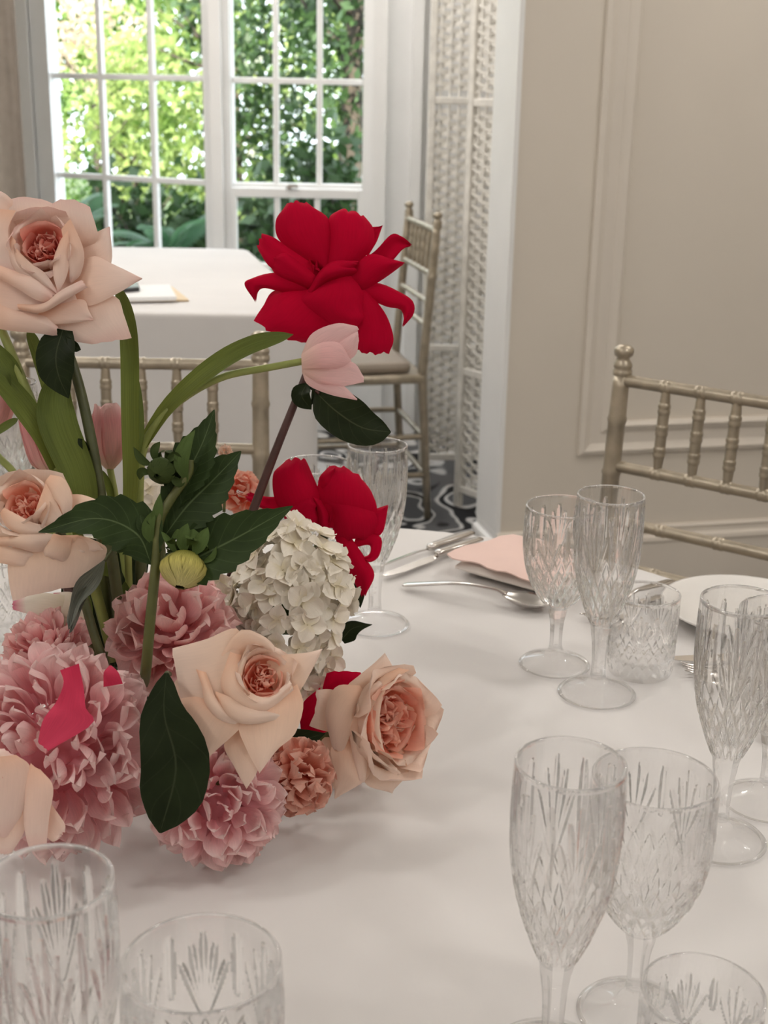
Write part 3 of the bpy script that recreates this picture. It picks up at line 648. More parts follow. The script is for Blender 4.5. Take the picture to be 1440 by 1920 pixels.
# far table by the windows
def rounded(poly, r, k=6):
    out = []; n = len(poly)
    for i in range(n):
        a, b_, c_ = Vector(poly[i - 1]), Vector(poly[i]), Vector(poly[(i + 1) % n])
        d1 = (a - b_).normalized(); d2 = (c_ - b_).normalized(); rr = min(r[i], (a - b_).length * .45, (c_ - b_).length * .45)
        for j in range(k + 1):
            t_ = j / k; p = (1 - t_) ** 2 * (b_ + d1 * rr) + 2 * t_ * (1 - t_) * b_ + t_ * t_ * (b_ + d2 * rr); out.append((p.x, p.y))
    res = []
    for i in range(len(out)):
        a, b_ = Vector(out[i]), Vector(out[(i + 1) % len(out)]); m = max(1, int((b_ - a).length / .03))
        res += [tuple(a.lerp(b_, j / m)) for j in range(m)]
    return res
fo = rounded([(-1.75, 3.05), (-.155, 3.075), (-.205, 3.30), (-.463, 4.327), (-1.75, 4.30)], [.1, .10, .2, .05, .1])
t = thing('side_table', 'white-draped table standing by the garden windows', 'table', (-.95, 3.7, 0))
MB().add([(p[0] * .985 + .95 * .985 - .95 * 0 - 0, p[1] * 1 - 3.7, zz) for zz in (.715, .742) for p in [((q[0]), (q[1] - 3.7) * .985 + 3.7) for q in fo]],
         [tuple(range(len(fo) - 1, -1, -1)), tuple(range(len(fo), 2 * len(fo)))] + [(i, (i + 1) % len(fo), len(fo) + (i + 1) % len(fo), len(fo) + i) for i in range(len(fo))]).build('table_top', M_wood, t)
for x, y in ((-.7, -.5), (.55, -.5), (-.7, .5), (.35, .5)): MB().tube([(x, y, 0), (x, y, .715)], .025, 10).build('leg', M_wood, t, True)
tag(cloth('tablecloth', fo, TZ, .745, M_cloth2, 14, .012, rings=22, wr=.002, seed=4), 'white cloth draped over the far table by the windows', 'tablecloth')
# things lying on the far table
def slab(poly, z0, z1): return prism([Vector((p[0], p[1], 0)) for p in poly], z0, z1)
def tpoly(pts, h): return [T(x, y, h) for x, y in pts]
tag(slab(tpoly([(150, 543), (322, 538), (354, 563), (160, 567)], TZ + .004), TZ + .002, TZ + .006).build('gold_card', M_goldcard), 'thin gold card under the white booklet on the far table', 'card')
tag(slab(tpoly([(150, 540), (318, 536), (331, 559), (160, 563)], TZ + .012), TZ + .0062, TZ + .016).build('booklet', M_paper), 'white booklet lying on the gold card on the far table', 'booklet')
tag(slab(tpoly([(190, 534), (258, 531), (262, 541), (190, 547)], TZ + .024), TZ + .0162, TZ + .028).build('phone', M_black, bevel=.003), 'black phone lying on the white booklet', 'phone')

# ================================================================== CHAIRS
def ringed(p0, p1, r, marks, ends=None, n=40):
    """bamboo-turned rod: radius r with raised double rings at the marks (0..1)"""
    p0, p1 = Vector(p0), Vector(p1); L = (p1 - p0).length
    ts = sorted(set([k / n for k in range(n + 1)] + [min(1, max(0, m + dd / L)) for m in marks for dd in (-.0075, -.006, -.0035, -.002, 0, .002, .0035, .006, .0075)]))
    rad = []
    for t_ in ts:
        q = r
        for m in marks:
            dd = abs(t_ - m) * L
            if .0015 < dd < .0065: q = r + .0011
            elif dd <= .0015: q = r + .0002
        if ends:
            for e_ in (t_, 1 - t_):
                if e_ < ends[0]: q *= ends[1] + (1 - ends[1]) * e_ / ends[0]
        rad.append(q)
    return MB().tube([p0.lerp(p1, t_) for t_ in ts], rad, 14)
def make_chair(label, group):
    c = thing('chiavari_chair', label, 'chair', group=group)
    hw, yb = .176, -.195
    def bx(z): return yb - .035 * max(0, (z - .45) / .47) - .03 * max(0, (.45 - z) / .45)   # back leans, legs splay
    for s in (-1, 1):
        zs = [0, .12, .25, .43, .46, .56, .597, .664, .73, .735, .74, .806, .813, .82, .86, .876]
        P = [(s * hw, bx(z), z) for z in zs]
        R = [.0100, .0115, .0125, .0130, .0135, .0128, .0128, .0128, .0128, .0146, .0128, .0125, .0143, .0125, .0120, .0115]
        p = MB().tube(P, R, 16).build('back_post', M_gold, c, True)
        MB().lathe([(.0115, .874), (.0138, .878), (.0138, .884), (.0118, .886), (.0134, .889), (.0134, .893), (.010, .898), (.0082, .902), (.0130, .906), (.0142, .911), (.0135, .916), (.008, .920), (.001, .921)], 18, (s * hw, bx(.90), 0)).build('finial', M_gold, p, True)
        ringed((s * .19, .19, 0), (s * .19, .19, .44), .0135, [.25, .5, .75]).build('front_leg', M_gold, c, True)
        for z in (.14, .26): ringed((s * .19, .19, z), (s * hw, bx(z), z), .0085, [.33, .66]).build('stretcher', M_gold, c, True)
    for z, r in ((.87, .0088), (.745, .0085), (.664, .0085), (.597, .0085)):
        ringed((-hw, bx(z), z), (hw, bx(z), z), r, [.2, .35, .5, .65, .8] if z > .7 else [.25, .5, .75]).build('back_rail', M_gold, c, True)
    for k in range(5):
        x = (k - 2) * .0525
        ringed((x, bx(.75), .745), (x, bx(.865), .87), .0078, [.25, .5, .75], (.22, .72)).build('spindle', M_gold, c, True)
    for z in (.14, .26):
        ringed((-.19, .19, z), (.19, .19, z), .0085, [.33, .66]).build('stretcher', M_gold, c, True)
        ringed((-hw, bx(z), z), (hw, bx(z), z), .0085, [.33, .66]).build('stretcher', M_gold, c, True)
    MB().add([(-.205, .215, z) if k == 0 else (.205, .215, z) if k == 1 else (.19, -.205, z) if k == 2 else (-.19, -.205, z) for z in (.425, .452) for k in range(4)],
             [(0, 1, 2, 3), (7, 6, 5, 4), (0, 4, 5, 1), (1, 5, 6, 2), (2, 6, 7, 3), (3, 7, 4, 0)]).build('seat', M_gold, c, bevel=.008)
    MB().add([(-.185, .195, z) if k == 0 else (.185, .195, z) if k == 1 else (.165, -.165, z) if k == 2 else (-.165, -.165, z) for z in (.4525, .485) for k in range(4)],
             [(0, 1, 2, 3), (7, 6, 5, 4), (0, 4, 5, 1), (1, 5, 6, 2), (2, 6, 7, 3), (3, 7, 4, 0)]).build('cushion', M_seat, c, bevel=.014)
    return c
def copy_tree(o, parent=None):
    c = o.copy(); COL.objects.link(c); c.parent = parent
    for ch in list(o.children): copy_tree(ch, c)
    return c
GC = 'gold bamboo-turned chairs'
ch1 = make_chair('gold bamboo-style chair standing behind the flowers in front of the draped far table', GC)
def seat_at(c, pos, face, lab=None):
    """put the chair so that its back rail centre stands at pos and it faces direction face"""
    f = Vector(face).normalized(); a = math.atan2(f.y, f.x) - PI / 2
    c.rotation_euler = (0, 0, a); p = Vector((pos[0], pos[1], 0)) + f.to_3d() * .228
    c.location = (p.x, p.y, 0)
    if lab: c['label'] = lab
pL = atY(37, 628, 1.93); pR = atY(493, 622, 1.93)
ch2 = copy_tree(ch1); ch3 = copy_tree(ch1)
seat_at(ch1, ((pL.x + pR.x) / 2, 1.92), (0.01, -1))
seat_at(ch2, (.480, 1.765), (-.587, -.80), 'gold bamboo-style chair by the beige panelled wall, at the glassware side of the table')
seat_at(ch3, (.098, 4.03), (-.975, -.22), 'gold bamboo-style side chair with taupe seat beside the woven screen')

# ================================================================== CUT CRYSTAL
def fan_pattern(period, zc, segs):
    return period, zc, segs
def groove_field(TH_, Z, rmean, period, segs):
    """V-cuts given as leaf-shaped segments (x0,z0,x1,z1,width,depth) in one period of the unrolled wall"""
    per = 2 * PI * rmean / period
    X = (TH_ * rmean) % per; D = np.zeros_like(X)
    for (x0, z0, x1, z1, w, dp) in segs:
        for sh in (-2 * per, -per, 0, per, 2 * per):
            ax, az, bx_, bz = x0 * per + sh, z0, x1 * per + sh, z1
            dx, dz = bx_ - ax, bz - az; L2_ = dx * dx + dz * dz
            t_ = np.clip(((X - ax) * dx + (Z - az) * dz) / L2_, 0, 1)
            dist = np.hypot(X - (ax + t_ * dx), Z - (az + t_ * dz))
            ww = w * np.sqrt(np.clip(np.sin(PI * (.06 + .88 * t_)), .0, 1)) + 1e-6
            D = np.maximum(D, dp * np.clip(1 - dist / ww, 0, 1))
    return D
def glass_meshes(outer, inner, cuts, hexz, nth=240):
    """outer: (z,r) profile from foot centre up to the rim; inner: rim down to the bottom of the bowl. Returns bowl, stem, foot meshes"""
    th = np.linspace(0, 2 * PI, nth, endpoint=False)
    def dens(prof, step):
        out = [prof[0]]
        for a, b_ in zip(prof, prof[1:]):
            m = max(1, int(math.hypot(b_[0] - a[0], b_[1] - a[1]) / step))
            out += [(a[0] + (b_[0] - a[0]) * k / m, a[1] + (b_[1] - a[1]) * k / m) for k in range(1, m + 1)]
        return out
    def smooth_prof(keys, n):
        P = [Vector((k[0], k[1], 0)) for k in keys]; return [(q.x, q.y) for q in [catmull(P, i / n) for i in range(n + 1)]]
    def grid(prof, cut=None, z_hex=None):
        Z = np.array([p[0] for p in prof])[:, None] + 0 * th[None]; R = np.array([p[1] for p in prof])[:, None] + 0 * th[None]
        TT = 0 * Z + th[None]
        if z_hex:
            a = np.mod(TT, PI / 4) - PI / 8; hx = math.cos(PI / 8) / np.cos(a)
            k = np.clip(np.minimum((Z - z_hex[0]) / .008, (z_hex[1] - Z) / .008), 0, 1); R = R * (1 - k + k * hx * .96)
        if cut: R = R - groove_field(TT, Z, cut[0], cut[1], cut[2])
        V = np.stack([R * np.cos(TT), R * np.sin(TT), Z], 2).reshape(-1, 3).tolist()
        F = [(i * nth + k, i * nth + (k + 1) % nth, (i + 1) * nth + (k + 1) % nth, (i + 1) * nth + k) for i in range(len(prof) - 1) for k in range(nth)]
        return V, F
    return th, dens, smooth_prof, grid
def make_glass(kind):
    th, dens, sm, grid = glass_meshes(None, None, None, None)
    res = {}
    if kind == 'flute':
        H = .187; body = [(.066, .0098), (.072, .0128), (.085, .0180), (.105, .0243), (.128, .0284), (.150, .0297), (.170, .0296), (.1865, .0289)]
        inn = [(.1865, .0273), (.178, .0268), (.165, .0264), (.150, .0263), (.128, .0248), (.105, .0203), (.088, .0140), (.080, .0080), (.0785, .0004)]
        stem = [(.012, .0098), (.017, .0072), (.030, .0066), (.045, .0074), (.058, .0092), (.066, .0098)]
        foot = [(0, .0004), (0, .0325), (.0016, .0331), (.0030, .0322), (.0062, .0200), (.0090, .0120), (.012, .0098)]
        zc, zt, zl, per, rm = .113, .176, .070, 6, .027
    elif kind == 'goblet':
        H = .157; body = [(.058, .0095), (.063, .0150), (.074, .0230), (.090, .0304), (.108, .0345), (.125, .0358), (.142, .0354), (.1565, .0346)]
        inn = [(.1565, .0330), (.150, .0327), (.142, .0323), (.125, .0324), (.108, .0309), (.092, .0264), (.079, .0185), (.072, .0095), (.0705, .0004)]
        stem = [(.012, .0096), (.018, .0068), (.028, .0063), (.042, .0070), (.052, .0088), (.058, .0095)]
        foot = [(0, .0004), (0, .0310), (.0016, .0316), (.0030, .0308), (.0062, .0195), (.0090, .0120), (.012, .0096)]
        zc, zt, zl, per, rm = .100, .147, .064, 7, .033
    else:
        H = .079; body = [(.004, .0296), (.010, .0306), (.030, .0312), (.055, .0316), (.0785, .0318)]
        inn = [(.0785, .0302), (.070, .0290), (.055, .0284), (.030, .0280), (.018, .0268), (.0135, .0190), (.0130, .0004)]
        stem = None; foot = [(0, .0004), (0, .0270), (.001, .0285), (.004, .0296)]
        zc, zt, zl, per, rm = .032, .066, .006, 7, .031
    segs = []
    d0 = .0021
    for fx, hh in ((-.34, .66), (-.18, .86), (0, 1.0), (.18, .86), (.34, .66)):
        segs.append((.5 + fx * .14, zc + .003, .5 + fx, zc + (zt - zc) * hh, .0022, d0))
    segs.append((0.0, zc + .014, 0.0, zc + (zt - zc) * .98, .0026, d0))
    for k in range(-1, 2):                                  # crossing diagonal cuts under the fans
        for sg in (1, -1):
            segs.append((.5 + .333 * k, zc + .004, .5 + .333 * k + sg * .62, zl, .0024, d0 * .95))
    nb = 150 if kind != 'rocks' else 110
    def closed(parts, name, mt=None):
        V = []; F = []; 
        for v, f in parts:
            k = len(V); V += v; F += [tuple(i + k for i in q) for q in f]
        return mesh_from(name, V, F, mt or M_glass, False)
    bo = grid(sm(body, nb), cut=(rm, per, segs)); bi = grid(sm(inn, 40))
    rimz = [(body[-1][0], body[-1][1]), (body[-1][0] + .0005, body[-1][1] - .0003), (body[-1][0] + .0007, (body[-1][1] + inn[0][1]) / 2), (body[-1][0] + .0005, inn[0][1] + .0003), inn[0]]
    ri = grid(rimz)
    bowl = closed([bo, ri, bi], 'bowl')
    # smooth the inside and the rim, keep the cuts crisp
    nf = len(bo[1]); sm_ = [True] * len(bowl.polygons); bowl.polygons.foreach_set('use_smooth', sm_)
    res['bowl'] = bowl
    # cut facets refract strongly, the plain wall between them is clear
    bowl.materials.append(M_cut)
    cut_on = np.zeros(len(bowl.polygons), dtype=np.int32)
    vz = np.array(bo[0]); rr_ = np.hypot(vz[:, 0], vz[:, 1]).reshape(-1, 240); pr = np.array([q[1] for q in sm(body, nb)])[:, None]
    dd = (pr - rr_) > .00012; fcut = dd[:-1] | dd[1:]; fcut = fcut | np.roll(fcut, -1, axis=1)
    cut_on[:nf] = fcut.reshape(-1); cut_on[nf - 240 * 3:nf + len(ri[1]) + 240] = 1; bowl.polygons.foreach_set('material_index', cut_on)
    if stem: res['stem'] = closed([grid(sm(stem, 30), z_hex=(.012, .066 if kind == 'flute' else .058))], 'stem', M_stemg)
    res['foot'] = closed([grid(sm(foot, 26) if stem else foot)], 'foot' if stem else 'base', M_glassfoot); res['foot'].polygons.foreach_set('use_smooth', [True] * len(res['foot'].polygons))
    if stem:
        res['foot'].materials.append(M_stemg)
        res['foot'].polygons.foreach_set('material_index', [1 if math.hypot(q.center.x, q.center.y) > foot[1][1] - .0016 else 0 for q in res['foot'].polygons])
    return H, res
GL = {k: make_glass(k) for k in ('flute', 'goblet', 'rocks')}
GN = {'flute': ('champagne_flute', 'flute'), 'goblet': ('wine_goblet', 'goblet'), 'rocks': ('tumbler', 'tumbler')}
def glass(kind, px, py, label, at='rim', rot=0.0):
    H, parts = GL[kind]
    p = T(px, py, TZ + (H if at == 'rim' else 0))
    r = thing(GN[kind][0], label, GN[kind][1], (p.x, p.y, TZ + .0016), rot, group='cut crystal glasses on the round table')
    for nm, me in parts.items(): obj('base' if (nm == 'foot' and kind == 'rocks') else nm, me, r)
    return r
glass('flute', 1070, 1434, 'tall cut-crystal champagne flute standing directly before the large goblet', rot=.1)
glass('goblet', 1228, 1461, 'wide cut-crystal goblet just behind the foremost flute and tumbler', rot=.3)
glass('rocks', 1318, 1862, 'low cut-crystal tumbler in front of the wide goblet', rot=.2)
glass('flute', 1146, 930, 'tall cut-crystal flute between the goblet and the tumbler near the gold chair', rot=.5)
glass('goblet', 1058, 951, 'cut-crystal goblet beside the pink menu card', rot=.2)
glass('rocks', 1211, 1114, 'short cut-crystal tumbler with forks lying behind it', rot=.4)
glass('flute', 1394, 1128, 'cut-crystal flute standing beside the white side plate', rot=.7)
glass('goblet', 1434, 1506, 'cut-crystal goblet tucked behind the flute by the side plate', at='base', rot=.1)
glass('flute', 708, 836, 'cut-crystal flute behind the ruffled red rose and the hydrangea', rot=.25)
glass('goblet', 595, 872, 'cut-crystal goblet half hidden by the ruffled red rose', rot=.4)
glass('flute', 88, 1654, 'cut-crystal flute in front of the big pink dahlia', rot=.15)
glass('goblet', 378, 1806, 'cut-crystal goblet standing alone in front of the low pink dahlia', rot=.35)
glass('flute', 40, 1010, 'cut-crystal flute seen between the tulip stems', at='base', rot=.3)
glass('rocks', -6, 1188, 'short cut-crystal tumbler beyond the cream rose petals', at='base', rot=.6)
glass('goblet', -18, 985, 'cut-crystal goblet behind the peach rose and tulip leaf', at='base', rot=.1)

# ================================================================== PLATE, NAPKIN, CARD, CUTLERY
p = T(1398, 1150, TZ + .008)
pl = MB().lathe([(.001, .003), (.045, .003), (.050, .0), (.058, .0), (.066, .006), (.082, .0125), (.086, .0150), (.0865, .0165), (.084, .0165), (.066, .0085), (.055, .0062), (.001, .006)], 64).build('side_plate', M_china, None, True)
pl.location = (p.x, p.y, TZ + .0016); tag(pl, 'white china side plate behind the right-hand flute', 'plate')
def bar(pts, wid, thk, n=None, up=Vector((0, 0, 1)), k=10):
    """flat rounded bar swept along points (a handle or blade)"""
    P = [Vector(q) for q in pts]; n = n or 8 * len(P); V = []; F = []
    def at(keys, t_): return interp([(i / (len(keys) - 1), q) for i, q in enumerate(keys)], t_)
    for i in range(n + 1):
        t_ = i / n; q = catmull(P, t_); tg = (catmull(P, min(1, t_ + .01)) - catmull(P, max(0, t_ - .01))).normalized()
        sd_ = tg.cross(up).normalized(); nn = sd_.cross(tg); w = at(wid, t_); h = at(thk, t_)
        for j in range(k):
            a = 2 * PI * j / k; cx = math.copysign(abs(math.cos(a)) ** .7, math.cos(a)); cy = math.copysign(abs(math.sin(a)) ** .7, math.sin(a))
            V.append(q + sd_ * w * cx + nn * h * cy)
    for i in range(n):
        for j in range(k): F.append((i * k + j, i * k + (j + 1) % k, (i + 1) * k + (j + 1) % k, (i + 1) * k + j))
    F += [tuple(range(k - 1, -1, -1)), tuple(n * k + j for j in range(k))]
    return MB().add(V, F)
def rel(a, b_):
    """frame at a pointing to b on the table: returns function (along, side, up)->world"""
    d = (b_ - a); L = d.length; d.normalize(); s_ = Vector((d.y, -d.x, 0)); return (lambda x, y, z: a + d * x + s_ * y + Vector((0, 0, z))), L
def knife(a, b_, label, blade=.085, w=.0085, flip=1):
    g, L = rel(a, b_); c = thing('table_knife', label, 'knife', a, group='knives on the round table')
    def l(x, y, z): return g(x, y, z) - a
    bar([l(blade, 0, .006), l(blade + .01, 0, .0065), l(L * .75, 0, .006), l(L, 0, .0055)], [.0035, .006, .0062, .0075, .0055], [.0032, .0040, .0036, .0034, .002]).build('handle', M_steel, c, True)
    n = 16; V = []
    for i in range(n + 1):
        t_ = i / n; x = (blade + .002) * t_; ww = w * (math.sin(min(1, t_ * 2.6) * PI / 2) ** .8); k2 = 1 - .55 * max(0, (t_ - .82) / .18)
        for yy, zz in ((-.45 * w * k2, .0050), (flip * ww * k2, .0042), (flip * ww * k2, .0036), (-.45 * w * k2, .0032)):
            V.append(l(x, yy if t_ > .0 else 0, zz))
    F = [(4 * i + j, 4 * i + (j + 1) % 4, 4 * i + 4 + (j + 1) % 4, 4 * i + 4 + j) for i in range(n) for j in range(4)] + [(3, 2, 1, 0), tuple(4 * n + j for j in range(4))]
    MB().add(V, F).build('blade', M_steel, c, False)
    return c
def spoon(a, b_, label, bl=.052, bw=.0185):
    """a = tip of the bowl, b = end of the handle"""
    g, L = rel(a, b_); c = thing('spoon', label, 'spoon', a, group='spoons on the round table')
    def l(x, y, z): return g(x, y, z) - a
    bar([l(bl - .004, 0, .0115), l(bl + .012, 0, .0150), l(L * .62, 0, .0150), l(L - .01, 0, .0055), l(L, 0, .0035)], [.0042, .0026, .0030, .0052, .0062, .004], [.0016, .0016, .0014, .0013, .0011]).build('handle', M_steel, c, True)
    V = []; F = []; nu, nv = 15, 19
    for top in (1, 0):
        for j in range(nv):
            t_ = j / (nv - 1); x = bl * t_; w = bw * (math.sin(PI * min(1, .02 + .96 * t_)) ** .62) * (1 - .22 * t_)
            for i in range(nu):
                u = -1 + 2 * i / (nu - 1); dep = .0095 * (1 - u * u) * math.sin(PI * (.05 + .9 * t_)) ** .8
                V.append(l(x, u * w, .0120 - dep - (0 if top else .0013) - .002 * (1 - t_)))
    o2 = nu * nv
    for j in range(nv - 1):
        for i in range(nu - 1):
            k = j * nu + i; F.append((k, k + 1, k + nu + 1, k + nu)); F.append((o2 + k, o2 + k + nu, o2 + k + nu + 1, o2 + k + 1))
    edge = [i for i in range(nu)] + [j * nu + nu - 1 for j in range(1, nv)] + [(nv - 1) * nu + i for i in range(nu - 2, -1, -1)] + [j * nu for j in range(nv - 2, 0, -1)]
    for a_, b2 in zip(edge, edge[1:] + edge[:1]): F.append((a_, o2 + a_, o2 + b2, b2))
    MB().add(V, F).build('bowl', M_steel, c, True)
    return c
def fork(a, b_, label):
    """a = tine tips, b = end of the handle"""
    g, L = rel(a, b_); c = thing('fork', label, 'fork', a, group='forks on the round table')
    def l(x, y, z): return g(x, y, z) - a
    bar([l(.062, 0, .008), l(.085, 0, .012), l(L * .6, 0, .0115), l(L - .01, 0, .0055), l(L, 0, .004)], [.0035, .0026, .0030, .0055, .0068, .0045], [.0016, .0016, .0015, .0014, .0012]).build('handle', M_steel, c, True)
    bar([l(.040, 0, .0035), l(.050, 0, .0052), l(.064, 0, .0082)], [.0115, .0105, .0045], [.0011, .0012, .0015], n=10).build('shoulder', M_steel, c, True)
    for k in range(4):
        y = (k - 1.5) * .0062
        bar([l(0, y * .95, .0075), l(.014, y, .0035), l(.030, y, .0022), l(.043, y, .0040)], [.0008, .0017, .0019, .0021], [.0006, .0009, .001, .0011], n=8, k=6).build('tine', M_steel, c, True)
    return c
TH0 = TZ + .0016
knife(T(713, 1072, TH0), T(884, 1006, TH0), 'steel table knife lying farther out, beside the table edge', flip=-1)
knife(T(712, 1088, TH0), T(900, 1018, TH0), 'steel table knife with its handle under the pink menu card', blade=.095)
spoon(T(1032, 1146, TH0), T(756, 1102, TH0), 'steel soup spoon lying on the cloth in front of the napkin')
fork(T(1100, 1168, TH0), T(1262, 1096, TH0), 'steel dinner fork behind the short tumbler, its handle showing above the rim')
fork(T(1126, 1190, TH0), T(1244, 1124, TH0), 'steel fork seen through the short tumbler')
knife(T(1254, 1243, TH0), T(1560, 1228, TH0), 'steel table knife with blunt blade end beside the short tumbler', blade=.11, w=.010)
fork(T(1278, 1262, TH0), T(1560, 1262, TH0), 'steel fork between the two knives and the flute')
spoon(T(1312, 1285, TH0), T(1600, 1330, TH0), 'steel spoon half hidden behind the right-hand flute')
spoon(T(1424, 1378, TH0), T(1640, 1420, TH0), 'steel spoon lying at the edge by the right-hand glasses')
# folded napkin with the scalloped card on it
def pad(corners, z0, th_, name, mat, n=14, puff=.5):
    """soft folded pad between four floor corners (a, b, c, d)"""
    V = []; F = []
    for top in (1, 0):
        for j in range(n + 1):
            for i in range(n + 1):
                u, v_ = i / n, j / n; q = (corners[0].lerp(corners[1], u)).lerp(corners[3].lerp(corners[2], u), v_)
                ed = min(1, min(u, 1 - u) * 7) ** .5 * min(1, min(v_, 1 - v_) * 5) ** .5
                V.append((q.x, q.y, z0 + th_ * (.5 + (.5 if top else -.5) * (.12 + .88 * ed)) + (.0008 * math.sin(9 * u + 5 * v_) if top else 0)))
    m = n + 1; o2 = m * m
    for j in range(n):
        for i in range(n):
            k = j * m + i; F.append((k, k + 1, k + m + 1, k + m)); F.append((o2 + k, o2 + k + m, o2 + k + m + 1, o2 + k + 1))
    edge = list(range(m)) + [j * m + n for j in range(1, m)] + [n * m + i for i in range(n - 1, -1, -1)] + [j * m for j in range(n - 1, 0, -1)]
    for a_, b2 in zip(edge, edge[1:] + edge[:1]): F.append((a_, o2 + a_, o2 + b2, b2))
    return MB().add(V, F).build(name, mat, None, True)
nk = pad([T(852, 1080, TZ), T(1062, 1140, TZ), T(1120, 1062, TZ), T(930, 1026, TZ)], TH0, .018, 'napkin', M_napkin)
tag(nk, 'folded white linen napkin under the pink card', 'napkin')
pts = [(838, 1040), (848, 1048), (866, 1052), (884, 1054), (900, 1058), (914, 1066), (930, 1071), (948, 1073), (962, 1078), (976, 1085), (992, 1090), (1010, 1093), (1030, 1100), (1046, 1106),
       (1064, 1100), (1078, 1084), (1092, 1064), (1104, 1046), (1090, 1036), (1066, 1030), (1040, 1022), (1012, 1012), (985, 1008), (962, 1003), (938, 1006), (916, 1015), (894, 1020), (872, 1024), (852, 1032)]
tag(slab(tpoly(pts, TZ + .0215), TZ + .0212, TZ + .0226).build('menu_card', M_card), 'blush pink menu card with a wavy edge lying on the napkin', 'card')

# ================================================================== THE FLOWERS
def patch_mesh(name, Lc, Rc, mat, bulge=0.0, eb=0.0, curl=0.0, N=Vector((0, 0, 1)), nu=9, nv=15, ruf=0.0, seed=0):
    """petal spread between two edge curves that run from its base to its rim"""
    rnd = random.Random(seed); ph = [rnd.uniform(0, 6.28) for _ in range(5)]
    V, UV, F = [], [], []
    for j in range(nv):
        t = j / (nv - 1); a, b_ = catmull(Lc, t), catmull(Rc, t); e = .02
        c1 = (catmull(Lc, min(1, t + e)) + catmull(Rc, min(1, t + e))) / 2; c2 = (catmull(Lc, max(0, t - e)) + catmull(Rc, max(0, t - e))) / 2
        tg = (c1 - c2).normalized(); bv = math.sin(PI * min(1, .12 + .76 * t)) ** .7
        wl = (b_ - a).length
        for i in range(nu):
            u = i / (nu - 1); w = 4 * u * (1 - u); p = a.lerp(b_, u)
            k = max(0, (t - .45) / .55); p = p + tg * (eb * w * k * k)
            d = bulge * w * bv
            ed = max(0, abs(2 * u - 1) - .62) / .38; te = max(0, t - .84) / .16
            d -= curl * (ed * ed * min(1, t * 2) + te * te)
            if ruf:
                d += ruf * (t ** 1.5) * math.sin(6.5 * u + ph[0]) + ruf * .8 * abs(2 * u - 1) ** 2 * math.sin(8 * t + ph[1] + (2 if u > .5 else 0))
                if 0 < j: p = p + tg * (ruf * .55 * t ** 4 * (math.sin(17 * u + ph[2]) + .6 * math.sin(31 * u + ph[3])))
            V.append(p + N * d); UV.append((u, t))
    for j in range(nv - 1):
        for i in range(nu - 1):
            k = j * nu + i; F.append((k, k + nu, k + nu + 1, k + 1))
    return mesh_from(name, V, F, mat, True, UV)
def patch(fl, L, R, mat, bulge=0, eb=0, curl=3.0, ruf=1.8, N=(0, 0, 1), name='petal', **kw):
    fl.seed += 1; s = fl.s
    me = patch_mesh(name, [fl.L(*p) for p in L], [fl.L(*p) for p in R], mat, bulge * s, eb * s, curl * s, Vector(N), seed=fl.seed, ruf=ruf * s, **kw)
    return obj(name, me, fl.o)
RG = 'roses in the centrepiece'

# the low bowl that carries everything
bc = T(330, 1450, TZ)
bw = thing('flower_bowl', 'low dark bowl buried under the flowers of the centrepiece', 'bowl', (bc.x, bc.y + .075, TZ + .0016))
MB().lathe([(.001, 0), (.045, 0), (.060, .008), (.070, .040), (.072, .050), (.068, .050), (.062, .012), (.001, .010)], 40).build('bowl', M_bowl, bw, True)
MB().lathe([(.001, .010), (.060, .012), (.064, .045), (.058, .062), (.030, .070), (.001, .072)], 24).build('foam', M_foam, bw, True)

# ---- A: big blush rose, top left
A = Flower('rose', 'large blush pink rose with a coral heart, tallest of the pale roses', 'rose', 85, 460, .97, RG)
m = M_blush
patch(A, [(-30, 385, -62), (-30, 450, -76), (-30, 530, -66)], [(150, 395, -62), (145, 450, -80), (145, 530, -66)], m)
patch(A, [(-25, 505, -44), (-25, 560, -34), (0, 612, -24)], [(150, 505, -44), (152, 560, -34), (140, 612, -24)], m)
patch(A, [(60, 440, -40), (0, 400, -40), (-25, 375, -45)], [(60, 420, -40), (20, 372, -35), (0, 357, -40)], m)
patch(A, [(60, 440, -50), (20, 410, -35), (16, 373, -35)], [(105, 440, -50), (112, 400, -40), (98, 380, -40)], m, eb=8)
patch(A, [(90, 450, -50), (95, 410, -35), (97, 381, -30)], [(150, 480, -50), (182, 450, -35), (180, 425, -30), (168, 388, -30)], m, eb=12)
patch(A, [(130, 460, -50), (178, 436, -40), (204, 424, -42)], [(130, 520, -50), (190, 510, -35), (209, 488, -38), (205, 425, -42)], m)
patch(A, [(90, 560, -30), (150, 560, -25), (215, 555, -20), (233, 592, -18), (247, 634, -22)], [(80, 580, -25), (100, 600, -20), (106, 632, -18), (171, 645, -22)], m, bulge=5)
patch(A, [(140, 500, -20), (175, 480, -12), (210, 494, -12), (266, 521, -20)], [(140, 560, -20), (168, 573, -4), (218, 551, -8), (266, 522, -20)], m, bulge=6, ruf=.6)
patch(A, [(100, 570, -5), (154, 561, 0), (165, 580, 0), (175, 598, -4)], [(70, 590, -5), (88, 606, 2), (130, 606, 0), (174, 600, -4)], m, bulge=4)
patch(A, [(-30, 560, 0), (30, 582, 4), (83, 592, 4), (108, 612, 0)], [(-30, 612, -5), (20, 620, 0), (70, 625, 0), (106, 630, -4)], m, bulge=6)
patch(A, [(-30, 500, 0), (20, 520, 6), (75, 545, 8)], [(-30, 580, 0), (20, 582, 4), (85, 574, 6)], m, bulge=-6)
patch(A, [(-30, 390, -20), (-25, 440, -10), (-10, 505, 0)], [(30, 395, -15), (14, 440, 2), (45, 525, 10)], m, bulge=6)
patch(A, [(22, 480, -70), (17, 430, -48), (30, 396, -16)], [(132, 480, -70), (134, 425, -50), (122, 396, -16)], m, eb=14, bulge=-10)
